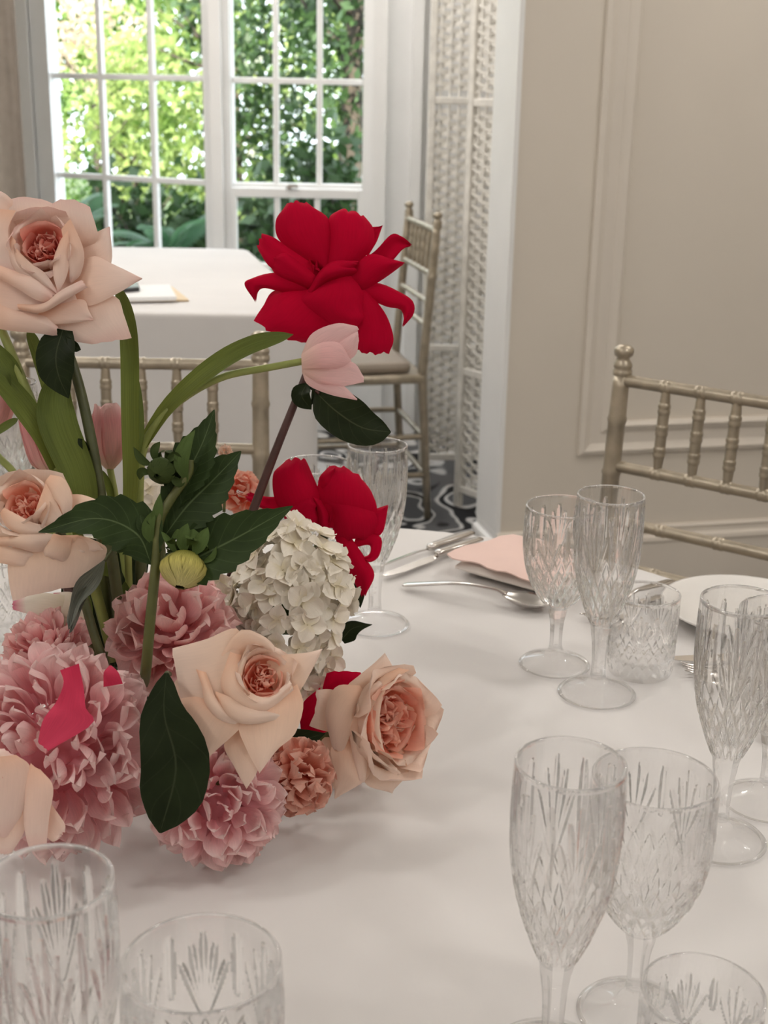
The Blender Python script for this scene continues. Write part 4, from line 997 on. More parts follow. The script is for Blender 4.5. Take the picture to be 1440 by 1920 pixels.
patch(A, [(132, 410, -15), (157, 470, 0), (151, 512, 2), (134, 530, 4)], [(115, 430, 0), (124, 480, 14), (128, 505, 14), (130, 530, 6)], m, bulge=5)
patch(A, [(45, 500, -34), (50, 530, -10), (58, 582, 2)], [(120, 500, -34), (132, 530, -10), (152, 582, 2)], m)
A.core(78, 458, 56, (0.02, .30, .95), 8, M_blushin, mat2=M_blush, depth=.9, clusters=5, d=-6)
patch(A, [(128, 432, 4), (130, 480, 14), (124, 520, 18), (110, 548, 18)], [(112, 452, 4), (100, 485, 14), (100, 520, 19), (108, 548, 18)], m, bulge=5)
patch(A, [(24, 452, 0), (28, 495, 14), (68, 527, 18), (104, 550, 18)], [(34, 470, 6), (58, 493, 16), (84, 512, 19), (109, 548, 19)], m, bulge=6)
patch(A, [(20, 440, -4), (16, 475, 6), (26, 505, 12), (60, 530, 14)], [(30, 452, 0), (30, 480, 12), (45, 505, 16), (75, 528, 17)], m, bulge=5)
patch(A, [(-20, 490, 4), (29, 508, 14), (60, 515, 18), (107, 547, 14)], [(-20, 512, 6), (30, 540, 22), (65, 561, 24), (90, 567, 14)], m, bulge=8)
patch(A, [(33, 570, 6), (80, 568, 14), (112, 545, 18), (152, 523, 14)], [(35, 580, 8), (78, 586, 24), (120, 563, 26), (163, 538, 14)], m, bulge=9, curl=4)
A.stem([(105, 600, -40), (128, 660, -45), (150, 730, -45), (172, 830, -45), (190, 935, -50), (215, 1080, -55), (235, 1260, -60)], (9, 12), M_rstem)
A.leaf([(118, 618, -10), (105, 665, 0), (110, 705, -2), (129, 747, -8)], 40, N=(-.1, .1, 1), cup=.5, fold=-.12, shape=[(0, .5), (.2, .9), (.4, 1), (.6, .95), (.8, .55), (1, .02)])
A.leaf([(122, 630, -6), (140, 650, -2), (152, 656, -4)], 9)
A.leaf([(170, 850, -40), (155, 832, -30), (146, 822, -28)], 8, mat=M_rleaf)

# ---- B: open crimson rose
B = Flower('rose', 'wide open crimson rose with drooping outer petals, highest of the red blooms', 'rose', 615, 510, 1.08, RG)
m = M_red; p_ = M_redpale
patch(B, [(670, 470, -20), (690, 430, -20), (716, 422, -24)], [(690, 480, -20), (705, 455, -18), (716, 424, -24)], m, ruf=4.5, curl=7, nu=13, nv=19)
patch(B, [(600, 505, -14), (528, 455, -6), (516, 415, -8), (535, 385, -16)], [(615, 505, -8), (624, 445, 0), (615, 408, -6), (583, 382, -16)], p_, eb=7, bulge=15, ruf=4.5, curl=7, nu=13, nv=19)
patch(B, [(612, 505, -6), (616, 440, -2), (617, 408, -6), (630, 392, -12)], [(662, 505, -6), (697, 465, -4), (701, 430, -8), (686, 408, -12)], p_, eb=6, bulge=18, ruf=4.5, curl=7, nu=13, nv=19)
patch(B, [(650, 505, -2), (700, 473, 4), (733, 438, 0), (752, 442, -4), (771, 457, -12)], [(650, 545, -5), (705, 518, -2), (737, 487, -4), (755, 468, -8), (771, 460, -12)], m, bulge=-10, ruf=4.5, curl=7, nu=13, nv=19)
patch(B, [(600, 505, 5), (550, 470, 10), (518, 447, 6), (494, 437, 0)], [(600, 530, 5), (553, 517, 12), (508, 502, 8), (482, 466, -2)], m, bulge=10, eb=3, ruf=4.5, curl=7, nu=13, nv=19)
patch(B, [(590, 515, 10), (513, 510, 12), (470, 521, 8), (458, 534, 2), (477, 564, -4)], [(590, 553, 8), (530, 547, 10), (497, 540, 8), (484, 545, 4), (479, 562, -4)], m, bulge=8, ruf=4.5, curl=7, nu=13, nv=19)
patch(B, [(580, 540, 5), (515, 543, 2), (493, 573, -2), (476, 597, -8)], [(620, 565, 5), (628, 615, 4), (597, 640, 0), (563, 641, -6)], m, eb=11, bulge=23, ruf=4.5, curl=7, nu=13, nv=19)
patch(B, [(660, 545, 6), (662, 600, 8), (668, 655, 0)], [(690, 545, 8), (724, 590, 8), (738, 632, 0), (730, 659, -4)], m, eb=7, bulge=20, ruf=4.5, curl=7, nu=13, nv=19)
patch(B, [(650, 530, 5), (707, 529, 8), (747, 545, 10), (774, 564, 6), (776, 588, 2), (757, 611, -4)], [(655, 562, 2), (690, 562, 4), (725, 575, 6), (750, 579, 4), (757, 593, 2), (755, 610, -4)], m, bulge=10, ruf=4.5, curl=7, nu=13, nv=19)
patch(B, [(610, 515, 18), (575, 545, 22), (554, 570, 20), (598, 606, 14)], [(662, 518, 18), (687, 558, 22), (698, 588, 16), (698, 605, 12)], m, eb=7, bulge=23, ruf=4.5, curl=7, nu=13, nv=19)
patch(B, [(635, 522, 10), (670, 492, 22), (697, 475, 20), (735, 484, 12), (757, 490, 4)], [(650, 548, 10), (690, 540, 14), (715, 524, 12), (745, 503, 8), (757, 495, 4)], m, bulge=11, ruf=4.5, curl=7, nu=13, nv=19)
patch(B, [(595, 520, 14), (562, 490, 22), (540, 474, 20), (518, 476, 14)], [(590, 548, 14), (560, 533, 20), (520, 517, 16), (507, 500, 8)], m, bulge=13, ruf=4.5, curl=7, nu=13, nv=19)
patch(B, [(577, 547, 20), (598, 508, 32), (622, 490, 32), (652, 486, 26)], [(588, 556, 22), (612, 530, 34), (636, 522, 36), (672, 512, 28)], m, bulge=17, ruf=4.5, curl=7, nu=13, nv=19)
patch(B, [(608, 498, 24), (635, 490, 32), (672, 488, 28)], [(622, 510, 30), (645, 517, 36), (664, 508, 30)], p_, bulge=11, ruf=4.5, curl=7, nu=13, nv=19)
B.core(620, 500, 34, (.05, .75, .6), 5, M_red, depth=1.0, clusters=3, d=4, ncl=3)
MB().lathe([(.001, -.012), (.006, -.010), (.009, 0), (.007, .008)], 14).build('hip', M_rstem, B.o, True).location = B.L(598, 640, -25)
B.stem([(598, 630, -25), (570, 712, -22), (545, 775, -20), (515, 850, -20), (478, 948, -20), (440, 1060, -10), (400, 1200, 0)], (6.5, 9.5), M_pstem)
B.stem([(572, 722, -22), (590, 732, -10), (598, 738, -6)], 2.5, M_pstem, 'twig')
B.leaf([(592, 735, -8), (630, 770, 2), (680, 800, 6), (733, 806, -4)], 46, N=(.05, .25, 1), cup=.35, fold=.05, skew=.10, shape=[(0, .06), (.12, .55), (.3, .92), (.5, 1), (.7, .86), (.88, .5), (1, .03)])
B.leaf([(576, 718, -14), (566, 742, -4), (584, 768, -6)], 22, N=(-.4, 0, 1), cup=.6)
B.leaf([(578, 722, -16), (592, 728, -8), (584, 760, -10)], 11, N=(.6, 0, 1), cup=.5)

# ---- H: ruffled crimson rose behind the hydrangea
Hh = Flower('rose', 'ruffled crimson rose tucked behind the cream hydrangea', 'rose', 620, 960, 1.10, RG)
m = M_red
patch(Hh, [(540, 930, -5), (500, 931, -5), (465, 922, -8)], [(540, 962, -5), (500, 957, -5), (459, 936, -8)], m, ruf=4.5, curl=7, nu=13, nv=19)
patch(Hh, [(560, 985, 0), (518, 945, 5), (511, 892, 0), (527, 868, -6)], [(600, 990, 5), (600, 930, 8), (582, 882, 2), (572, 862, -6)], m, eb=6, bulge=20, ruf=4.5, curl=7, nu=13, nv=19)
patch(Hh, [(600, 985, 5), (594, 918, 8), (604, 890, 4), (617, 875, -4)], [(690, 1005, 5), (707, 960, 8), (698, 925, 2), (684, 903, -4)], m, eb=12, bulge=23, ruf=4.5, curl=7, nu=13, nv=19)
patch(Hh, [(596, 905, 6), (600, 892, 10), (618, 873, 4)], [(615, 930, 12), (626, 900, 14), (634, 882, 6)], M_redpale, bulge=6, ruf=4.5, curl=7, nu=13, nv=19)
patch(Hh, [(605, 935, 14), (618, 970, 20), (628, 1010, 14)], [(690, 935, 12), (708, 975, 14), (704, 1012, 8)], m, bulge=17, ruf=4.5, curl=7, nu=13, nv=19)
patch(Hh, [(530, 965, 10), (556, 935, 18), (588, 930, 18)], [(548, 1000, 10), (580, 990, 14), (606, 985, 14)], m, bulge=13, ruf=4.5, curl=7, nu=13, nv=19)
patch(Hh, [(585, 930, 16), (592, 955, 20), (594, 990, 14)], [(605, 940, 14), (616, 965, 20), (618, 995, 14)], m, bulge=8, ruf=4.5, curl=7, nu=13, nv=19)
patch(Hh, [(680, 980, 0), (700, 957, 0), (727, 947, -4)], [(680, 1012, 0), (716, 1000, 2), (727, 950, -4)], m, bulge=6, ruf=4.5, curl=7, nu=13, nv=19)
patch(Hh, [(670, 1000, 5), (713, 1006, 8), (712, 1040, 6), (695, 1054, 4), (677, 1046, 2)], [(660, 1028, 5), (690, 1022, 8), (695, 1031, 6), (690, 1041, 4), (677, 1045, 2)], m, bulge=5, ruf=4.5, curl=7, nu=13, nv=19)
patch(Hh, [(625, 1000, 5), (640, 1040, 2), (658, 1082, 0), (677, 1118, -4)], [(660, 1010, 8), (684, 1045, 6), (702, 1078, 4), (686, 1115, -4)], m, bulge=13, ruf=4.5, curl=7, nu=13, nv=19)
Hh.core(600, 965, 26, (-.3, .3, .9), 4, M_red, depth=1.0, clusters=2, d=6, ncl=3)
Hh.stem([(610, 1000, -20), (560, 1100, -20), (500, 1220, -10)], 9, M_rstem)
Hh.leaf([(640, 1080, -30), (668, 1090, -30), (676, 1140, -32)], 18, mat=M_bleaf)
Hh.leaf([(640, 1200, -30), (662, 1178, -26), (698, 1171, -30)], 20, mat=M_rleaf, cup=.6, shape=[(0, .5), (.3, 1), (.55, .75), (.8, .3), (1, .02)])

# ---- D: peach rose at the left
D = Flower('rose', 'peach rose with one broad folded petal hanging below it', 'rose', 60, 980, .93, RG)
m = M_peach
patch(D, [(110, 930, -20), (150, 927, -18), (190, 941, -18), (237, 962, -22)], [(110, 975, -20), (150, 970, -15), (190, 972, -18), (235, 966, -22)], m, bulge=6)
patch(D, [(-25, 965, -70), (-22, 910, -44), (12, 886, -18)], [(130, 975, -60), (136, 930, -36), (116, 887, -18)], m, eb=9, bulge=-8)
patch(D, [(95, 890, -6), (120, 898, 0), (135, 932, 4), (134, 962, 4)], [(84, 905, 2), (96, 928, 12), (112, 950, 14), (118, 972, 10)], m, bulge=6)
D.core(42, 945, 56, (-.15, .42, .9), 8, M_peachin, mat2=M_peach, depth=.85, clusters=5, d=-2)
patch(D, [(86, 905, 6), (104, 940, 14), (118, 970, 14)], [(66, 960, 14), (80, 985, 18), (108, 985, 14)], m, bulge=5)
patch(D, [(-25, 955, 6), (0, 985, 18), (40, 1004, 20)], [(-25, 992, 5), (0, 1010, 14), (44, 1012, 16)], m, bulge=6)
patch(D, [(0, 962, 14), (14, 990, 24), (46, 1004, 26), (84, 1002, 18)], [(8, 952, 18), (34, 966, 28), (62, 980, 28), (90, 985, 18)], m, bulge=6)
patch(D, [(30, 1005, 5), (15, 1050, 5), (16, 1092, 2), (22, 1127, -5)], [(145, 1003, 10), (188, 1018, 8), (199, 1038, 4), (172, 1096, -3)], m, eb=-4, bulge=12, nu=11)
patch(D, [(-25, 1012, 12), (20, 1003, 22), (58, 996, 24), (100, 1002, 18)], [(-25, 1020, 10), (25, 1026, 24), (58, 1035, 28), (80, 1034, 22)], m, bulge=8)
patch(D, [(-25, 1015, 10), (30, 1028, 16), (67, 1036, 16)], [(-25, 1050, 6), (15, 1059, 12), (47, 1063, 12)], m, bulge=5)
patch(D, [(100, 1000, 18), (82, 1030, 24), (80, 1040, 20)], [(135, 1008, 18), (130, 1040, 20), (118, 1056, 16)], m, bulge=5)
patch(D, [(136, 1008, 16), (138, 1026, 18), (156, 1038, 16)], [(152, 1004, 15), (176, 1013, 16), (192, 1031, 13)], m, bulge=-5)
D.stem([(110, 990, -30), (150, 1100, -35), (180, 1200, -35), (215, 1290, -40)], 9, M_rstem)

# ---- E: blush rose in front
E_ = Flower('rose', 'cream blush rose with a tight peach heart and sharp petal points over the low dahlia', 'rose', 480, 1290, .868, RG)
m = M_peach
patch(E_, [(500, 1240, -30), (534, 1228, -20), (575, 1224, -15), (604, 1217, -18)], [(520, 1325, -30), (557, 1302, -15), (582, 1262, -12), (604, 1219, -18)], m, bulge=4, ruf=.6)
patch(E_, [(420, 1290, -40), (370, 1290, -25), (335, 1270, -25), (299, 1337, -35)], [(430, 1330, -40), (390, 1350, -25), (345, 1364, -25), (300, 1338, -35)], m)
patch(E_, [(460, 1250, -40), (446, 1180, -15), (385, 1199, -5), (322, 1216, -20)], [(460, 1300, -30), (420, 1318, 0), (380, 1320, 2), (339, 1310, -10)], m, bulge=8)
patch(E_, [(455, 1350, -25), (420, 1395, -15), (440, 1440, -15), (461, 1479, -20)], [(470, 1360, -25), (474, 1400, -10), (484, 1440, -8), (462, 1480, -20)], m, ruf=.5)
patch(E_, [(430, 1310, -10), (345, 1308, 8), (324, 1338, 8), (345, 1388, 5), (360, 1424, 0), (372, 1434, -4)], [(460, 1330, -10), (457, 1355, 15), (440, 1376, 15), (411, 1402, 12), (385, 1426, 4), (373, 1435, -4)], m, bulge=6, ruf=.6)
patch(E_, [(470, 1330, 5), (447, 1362, 18), (462, 1405, 14), (478, 1436, 8), (486, 1450, -2)], [(557, 1283, 0), (569, 1322, 5), (553, 1376, 8), (520, 1406, 6), (487, 1450, -2)], m, bulge=12, ruf=.8)
E_.core(495, 1268, 52, (.22, .38, .9), 9, M_peachin, mat2=M_peach, depth=.9, clusters=5, d=-4)
patch(E_, [(432, 1222, -2), (412, 1280, 6), (438, 1320, 16), (490, 1338, 20), (552, 1296, 6)], [(452, 1228, -10), (447, 1265, 8), (462, 1292, 16), (500, 1308, 20), (544, 1276, 6)], M_peach, bulge=8, nu=11)
patch(E_, [(408, 1292, 0), (400, 1258, 5), (446, 1184, -2), (490, 1191, -4), (514, 1212, -8), (514, 1224, -10)], [(416, 1292, 0), (432, 1250, -12), (457, 1222, -22), (482, 1214, -22), (505, 1219, -20), (512, 1224, -15)], m, bulge=4)
patch(E_, [(440, 1300, 6), (444, 1262, 4), (455, 1228, -8), (462, 1218, -10)], [(452, 1300, 14), (455, 1262, 8), (464, 1232, -4), (470, 1216, -8)], m, bulge=4)
patch(E_, [(367, 1254, 8), (378, 1285, 14), (384, 1320, 18), (410, 1350, 20), (448, 1362, 14)], [(386, 1260, 8), (397, 1290, 16), (404, 1308, 20), (428, 1333, 24), (453, 1351, 16)], m, bulge=9, curl=4)
patch(E_, [(404, 1296, 12), (430, 1307, 22), (470, 1329, 28), (523, 1336, 18)], [(406, 1306, 14), (424, 1339, 30), (460, 1359, 36), (527, 1351, 20)], m, bulge=9, curl=4)
E_.stem([(470, 1330, -50), (440, 1420, -70), (400, 1480, -110)], 9, M_gstem)

# ---- F: peach rose facing right
Fr = Flower('rose', 'many-petalled peach rose turned towards the glassware, low at the edge of the bowl', 'rose', 700, 1360, .975, RG)
m = M_peach
patch(Fr, [(660, 1300, -14), (620, 1293, -14), (592, 1294, -18)], [(660, 1400, -14), (625, 1377, -12), (600, 1369, -14), (579, 1362, -20)], m, eb=-6)
patch(Fr, [(660, 1330, -14), (648, 1292, -9), (672, 1268, -14), (700, 1245, -20), (722, 1225, -26)], [(700, 1335, -18), (712, 1290, -18), (737, 1258, -22), (723, 1226, -26)], m, bulge=6)
patch(Fr, [(640, 1390, -24), (605, 1385, -22), (598, 1440, -24), (612, 1462, -26)], [(650, 1420, -24), (640, 1440, -22), (632, 1470, -22), (627, 1482, -26)], m, ruf=2)
patch(Fr, [(690, 1420, -10), (680, 1450, -10), (690, 1474, -12), (733, 1487, -18)], [(760, 1425, -12), (766, 1450, -14), (752, 1468, -14), (735, 1488, -18)], m)
patch(Fr, [(640, 1385, -2), (620, 1405, 2), (628, 1450, 0), (627, 1497, -10)], [(685, 1400, 6), (694, 1440, 4), (683, 1465, 0), (629, 1498, -10)], m, bulge=8)
patch(Fr, [(675, 1285, 0), (630, 1288, 8), (610, 1335, 10), (622, 1402, 4)], [(690, 1305, 6), (670, 1340, 20), (652, 1390, 20), (642, 1412, 8)], m, bulge=12)
Fr.core(742, 1352, 92, (.70, .06, .71), 13, M_peachin, mat2=M_peach, depth=.62, clusters=7, d=-10, top=.06, span=(.85, 1.15))
patch(Fr, [(748, 1252, -8), (704, 1278, 2), (688, 1342, 8), (698, 1412, 6), (735, 1456, -4)], [(768, 1256, -6), (728, 1284, 12), (712, 1345, 18), (722, 1412, 16), (752, 1450, 2)], m, bulge=6)
patch(Fr, [(662, 1318, 12), (654, 1360, 18), (660, 1412, 18), (674, 1464, 10)], [(682, 1326, 20), (682, 1380, 28), (688, 1432, 26), (684, 1468, 14)], m, bulge=8, curl=4)
patch(Fr, [(676, 1300, 10), (684, 1290, 16), (712, 1276, 10)], [(684, 1330, 20), (694, 1312, 22), (720, 1286, 16)], m, bulge=5)
Fr.stem([(650, 1370, -40), (580, 1390, -50), (500, 1400, -60)], 9, M_gstem)

# ---- N: blush rose at the lower left
Nr = Flower('rose', 'cream blush rose at the table edge of the bowl beside the big pink dahlia', 'rose', 40, 1500, .84, RG)
m = M_blush
patch(Nr, [(85, 1490, -8), (118, 1540, -10), (120, 1560, -12)], [(80, 1560, -8), (95, 1578, -10), (110, 1573, -12)], m, ruf=3)
patch(Nr, [(-30, 1420, 5), (-40, 1480, 10), (-20, 1575, 5)], [(30, 1415, 2), (56, 1440, 8), (48, 1500, 14), (26, 1565, 10)], m, bulge=14)
patch(Nr, [(-20, 1540, 2), (-10, 1570, 4), (0, 1602, 0)], [(48, 1510, 8), (44, 1560, 8), (20, 1602, 2)], m, bulge=6)
patch(Nr, [(-40, 1400, -10), (-20, 1405, -6), (8, 1404, -8)], [(-20, 1440, 0), (20, 1440, 4), (36, 1424, -4)], m, bulge=4)
patch(Nr, [(58, 1430, 2), (43, 1480, 12), (43, 1540, 12), (52, 1590, 3)], [(76, 1443, 6), (99, 1476, 14), (92, 1530, 12), (85, 1590, 3)], m, bulge=12)
Nr.core(-8, 1470, 40, (-.5, .2, .8), 5, M_blushin, mat2=M_blush, clusters=3, d=0)
Nr.stem([(0, 1500, -30), (8, 1495, -90), (20, 1490, -170)], 8, M_gstem)

# ---- G: coral garden rose peeping out under the front rose, O: hot pink petal, V: cream petals
def ruffled_ball(name, label, cat, cx, cy, z, R, axis, n, mat, pl=.55, pw=.30, seed=1, flat=.8, group=None, petal_len=None):
    fl = Flower(name, label, cat, cx, cy, z, group); rr = random.Random(seed)
    ax = Vector(axis).normalized(); e1 = ax.orthogonal().normalized(); e2 = ax.cross(e1); R *= fl.s
    for i in range(n):
        th = math.acos(1 - 1.25 * (i + .5) / n); ph = i * 2.39996 + rr.uniform(-.2, .2)
        d = (ax * math.cos(th) + (e1 * math.cos(ph) + e2 * math.sin(ph)) * math.sin(th)).normalized()
        tn = (d.cross(ax)).normalized() if th > .05 else e1
        a = rr.uniform(-.9, .9); nn = (Quaternion(d, a) @ (ax - d * d.dot(ax) + tn * .001)).normalized()
        L = R * rr.uniform(.85, 1.05)
        me = petal_mesh('petal', [d * R * .25, d * R * .65, d * L], R * pw * rr.uniform(.8, 1.2), BROAD, nn, mat, cup=rr.uniform(.2, .9), wav=.35, seed=seed * 100 + i, nu=7, nv=7)
        obj('petal', me, fl.o)
    return fl
Gf = ruffled_ball('rose', 'coral ruffled garden rose peeping out under the front cream rose', 'rose', 555, 1452, .955, 78, (.25, -.15, .95), 60, M_carn, seed=3, group=RG)
patch(Gf, [(520, 1420, -10), (555, 1380, -8), (590, 1400, -12)], [(520, 1450, 0), (560, 1440, 5), (600, 1440, -6)], M_peachin, ruf=4)
Gf.stem([(550, 1450, -30), (500, 1440, -60), (440, 1420, -90)], 8, M_gstem)
O = Flower('loose_petal', 'hot pink petal standing on the big pink dahlia', 'petal', 120, 1330, .838)
patch(O, [(112, 1257, -8), (119, 1282, 14), (104, 1318, 2), (80, 1350, 22), (70, 1392, 0)], [(148, 1244, 4), (157, 1290, -6), (160, 1328, 18), (173, 1357, -4), (90, 1408, 14)], M_hot, bulge=5, ruf=2)
O2 = Flower('loose_petal', 'small hot pink petal tip beside the dark stems', 'petal', 210, 1268, .872)
patch(O2, [(194, 1288, 0), (194, 1262, 4), (205, 1248, 0)], [(230, 1282, 0), (222, 1262, 4), (208, 1248, 0)], M_hot, bulge=4)
Vf = Flower('cream_tulip', 'cream petalled bloom with pink tips behind the hanging peach petal', 'flower', 90, 1150, .99)
patch(Vf, [(140, 1118, -10), (75, 1112, -5), (24, 1128, -10)], [(135, 1168, -10), (80, 1158, 0), (23, 1143, -10)], M_whitepet, bulge=8, ruf=2)
patch(Vf, [(150, 1150, -5), (95, 1156, 0), (50, 1163, -5)], [(150, 1200, -5), (95, 1192, 4), (55, 1182, -5)], M_whitepet, bulge=8, ruf=2)
patch(Vf, [(160, 1120, -12), (130, 1110, -8), (100, 1112, -12)], [(165, 1200, -10), (120, 1190, -6), (90, 1170, -10)], M_whitepet, bulge=8)
Vf.stem([(145, 1160, -10), (180, 1220, -30), (220, 1290, -60)], 8, M_gstem)

# ---- dahlias
def dahlia_petals(mat, seed, L=1.0, wid=.30, cups=(.5, 1.2), n=8):
    rr = random.Random(seed); out = []
    for k in range(n):
        c = rr.uniform(.05, .25); tipz = rr.uniform(-.12, .25)
        out.append(petal_mesh('petal', [Vector((0, 0, 0)), Vector((L * .35, 0, -c * .5)), Vector((L * .72, rr.uniform(-.04, .04), -c * .3)), Vector((L, rr.uniform(-.08, .08), tipz))], wid * rr.uniform(.8, 1.2),
                              BOAT if k % 4 else ROUND, Vector((0, 0, 1)), mat, cup=rr.uniform(*cups), wav=.22, seed=seed * 50 + k, nu=7, nv=9))
    return out
def dahlia(label, cx, cy, z, R, axis, n, mat, seed, maxth=1.75, plen=(.42, .80), wid=.30, squash=1.0, jitter=.25, group='dahlias in the centrepiece', stem=None, cups=(.5, 1.2)):
    fl = Flower('dahlia', label, 'dahlia', cx, cy, z, group); rb = max(.36, .98 - plen[1] * .9); rr = random.Random(seed); V8 = dahlia_petals(mat, seed, wid=wid, cups=cups)
    ax = Vector(axis).normalized(); e1 = ax.orthogonal().normalized(); e2 = ax.cross(e1); R = R * fl.s
    hb = MB().lathe([(.001, -R * rb), (R * rb * .7, -R * rb * .7), (R * rb, 0), (R * rb * .72, R * rb * .72), (.001, R * rb * 1.02)], 20).build('flower_base', mat, fl.o, True)
    hb.rotation_mode = 'QUATERNION'; hb.rotation_quaternion = ax.to_track_quat('Z', 'Y')
    cmax = 1 - math.cos(maxth)
    for i in range(n):
        q = (i + .5) / n; th = math.acos(1 - cmax * q); ph = i * 2.39996 + rr.uniform(-jitter, jitter)
        rad = (e1 * math.cos(ph) + e2 * math.sin(ph)); d = (ax * math.cos(th) + rad * math.sin(th)).normalized()
        up = (ax * math.sin(th) - rad * math.cos(th)).normalized()         # petal faces the flower axis
        L = R * (plen[0] + (plen[1] - plen[0]) * q ** .6) * rr.uniform(.85, 1.12)
        base = d * (R * rr.uniform(.96, 1.04) - L)
        x = (d + Vector((rr.uniform(-.12, .12), rr.uniform(-.12, .12), rr.uniform(-.12, .12)))).normalized()
        up = (Quaternion(x, rr.uniform(-.5, .5)) @ (up - x * up.dot(x))).normalized(); y = up.cross(x)
        o = obj('petal', rr.choice(V8), fl.o)
        o.matrix_local = Matrix.Translation(base) @ Matrix((x, y, up)).transposed().to_4x4() @ Matrix.Scale(L, 4)
    if stem: fl.stem(stem, 10, M_gstem)
    return fl
dahlia('pale rosy dahlia at the back of the bowl beside the cream pink-tipped bloom', 95, 1235, .975, 95, (-.25, .75, .6), 80, M_dahlia2, 11, maxth=1.6, plen=(.45, .85), wid=.30, stem=[(110, 1250, -30), (180, 1290, -50)])
dahlia('rosy dahlia with broad petals around the upright green stem', 325, 1195, .985, 128, (.05, .60, .80), 62, M_dahlia2, 12, maxth=1.65, plen=(.55, .82), wid=.40, stem=[(325, 1215, -30), (340, 1300, -60)], cups=(.6, 1.1))
dahlia('huge shaggy pink dahlia sprawling to the table with a hot pink petal on it', 110, 1405, .92, 200, (-.28, .22, .94), 190, M_dahlia, 13, maxth=1.80, plen=(.36, .60), wid=.31, jitter=.4, stem=[(120, 1420, -60), (200, 1460, -120)])
dahlia('low pink dahlia resting on the cloth beneath the front cream rose', 408, 1500, .912, 128, (.12, .05, .99), 105, M_dahlia, 14, maxth=1.75, plen=(.42, .72), wid=.33, jitter=.4, stem=[(410, 1490, -50), (380, 1470, -100)])

# ---- hydrangeas: balls of four-petalled florets
def floret_mesh(mat, seed):
    rr = random.Random(seed); V, F, UV = [], [], []
    for k in range(4):
        a = k * PI / 2 + rr.uniform(-.15, .15); tilt = rr.uniform(-.05, .35); L = rr.uniform(.88, 1.08); off = len(V); nu, nv = 7, 7
        for j in range(nv):
            t = j / (nv - 1); w = .50 * math.sin(PI * min(1, .06 + .88 * t)) ** .70
            for i in range(nu):
                u = -1 + 2 * i / (nu - 1); x = L * t * (1 + .03 * math.cos(3 * u)); y = w * u; z = .35 * u * u * w + tilt * t * t * 1.1 + .06 * (k % 2) + .06 * t * math.sin(4 * u + seed + k) - .22 * max(0, t - .6)
                V.append((x * math.cos(a) - y * math.sin(a), x * math.sin(a) + y * math.cos(a), z)); UV.append((.5 + u / 2, t))
        F += [(off + j * nu + i, off + j * nu + i + 1, off + (j + 1) * nu + i + 1, off + (j + 1) * nu + i) for j in range(nv - 1) for i in range(nu - 1)]
    return mesh_from('floret', V, F, mat, True, UV)
FLM = [floret_mesh(M_hyd, k) for k in range(5)]
def hydrangea(label, cx, cy, z, rx, ry, rz, n, size, axis=(0.1, .2, 1), seed=1, drop=0.0):
    fl = Flower('hydrangea', label, 'hydrangea', cx, cy, z, 'hydrangeas in the centrepiece'); rr = random.Random(seed); s = fl.s
    eye = [MB().lathe([(.001, .10), (.05, .07), (.06, .02), (.03, -.2)], 8).build('floret_eye', M_hyd, None, True)]; eye_me = eye[0].data; bpy.data.objects.remove(eye[0])
    MB().lathe([(.001, -ry * .5 * s), (rx * .5 * s, -ry * .3 * s), (rx * .6 * s, 0), (rx * .5 * s, ry * .35 * s), (.001, ry * .5 * s)], 14).build('flower_base', M_sepal, fl.o, True)
    for i in range(n):
        y = 1 - 2 * (i + .5) / n; ph = i * 2.39996; r_ = math.sqrt(1 - y * y)
        d = Vector((r_ * math.cos(ph) + rr.uniform(-.09, .09), y + rr.uniform(-.09, .09), r_ * math.sin(ph) + rr.uniform(-.06, .06))).normalized()
        if d.z < -.45: continue
        k = rr.uniform(.84, 1.06); p = Vector((d.x * rx * k * (1 - drop * max(0, -d.y)), d.y * ry * k, d.z * rz * k)) * s
        nn = (d + Vector((rr.uniform(-.45, .45), rr.uniform(-.45, .45), rr.uniform(-.1, .3)))).normalized()
        o = obj('floret', rr.choice(FLM), fl.o); o.matrix_local = Matrix.Translation(p) @ (nn.to_track_quat('Z', 'Y') @ Quaternion((0, 0, 1), rr.uniform(0, 6.28))).to_matrix().to_4x4() @ Matrix.Scale(size * s * rr.uniform(.85, 1.1), 4)
        e = obj('floret_eye', eye_me, o)
    return fl
hy = hydrangea('cream white hydrangea head between the ruffled red rose and the front rose', 545, 1128, 1.04, 106, 142, 100, 135, 38, seed=4, drop=.35)
hy.stem([(560, 1240, -30), (520, 1330, -60)], 8, M_gstem)
for (x, y) in ((575, 1265), (592, 1290), (570, 1300), (600, 1255), (615, 1235), (580, 1235), (428, 1120), (418, 1095), (445, 1150)):
    o = obj('floret', FLM[(x + y) % 5], hy.o); o.matrix_local = Matrix.Translation(hy.L(x, y, -5 if x > 500 else 10)) @ Vector(((x - 540) / 200, -.3, 1)).to_track_quat('Z', 'Y').to_matrix().to_4x4() @ Matrix.Scale(36 * hy.s, 4)
h2 = hydrangea('small cream hydrangea half hidden behind the dahlia leaves and tulip stems', 300, 950, 1.12, 60, 50, 50, 40, 26, seed=7)
h2.stem([(300, 970, -30), (310, 1100, -20)], 6, M_gstem)
pk = ruffled_ball('stock_flower', 'small peach blossoms beside the red rose stem', 'flower', 452, 925, 1.14, 46, (.2, .4, .9), 34, M_peachin, seed=9, pw=.36)
pk.stem([(452, 930, -20), (440, 1080, -20)], 6, M_gstem)
pk2 = ruffled_ball('stock_flower', 'tiny pale peach blossom above the serrated leaves', 'flower', 424, 848, 1.10, 16, (0, .2, 1), 12, M_peach, seed=10, pw=.4)
pk2.stem([(424, 855, -10), (420, 960, -10)], 3, M_gstem)
rd = Flower('rose', 'dark red rose sunk in shadow beneath the right-hand peach rose', 'rose', 610, 1370, 1.03, RG)
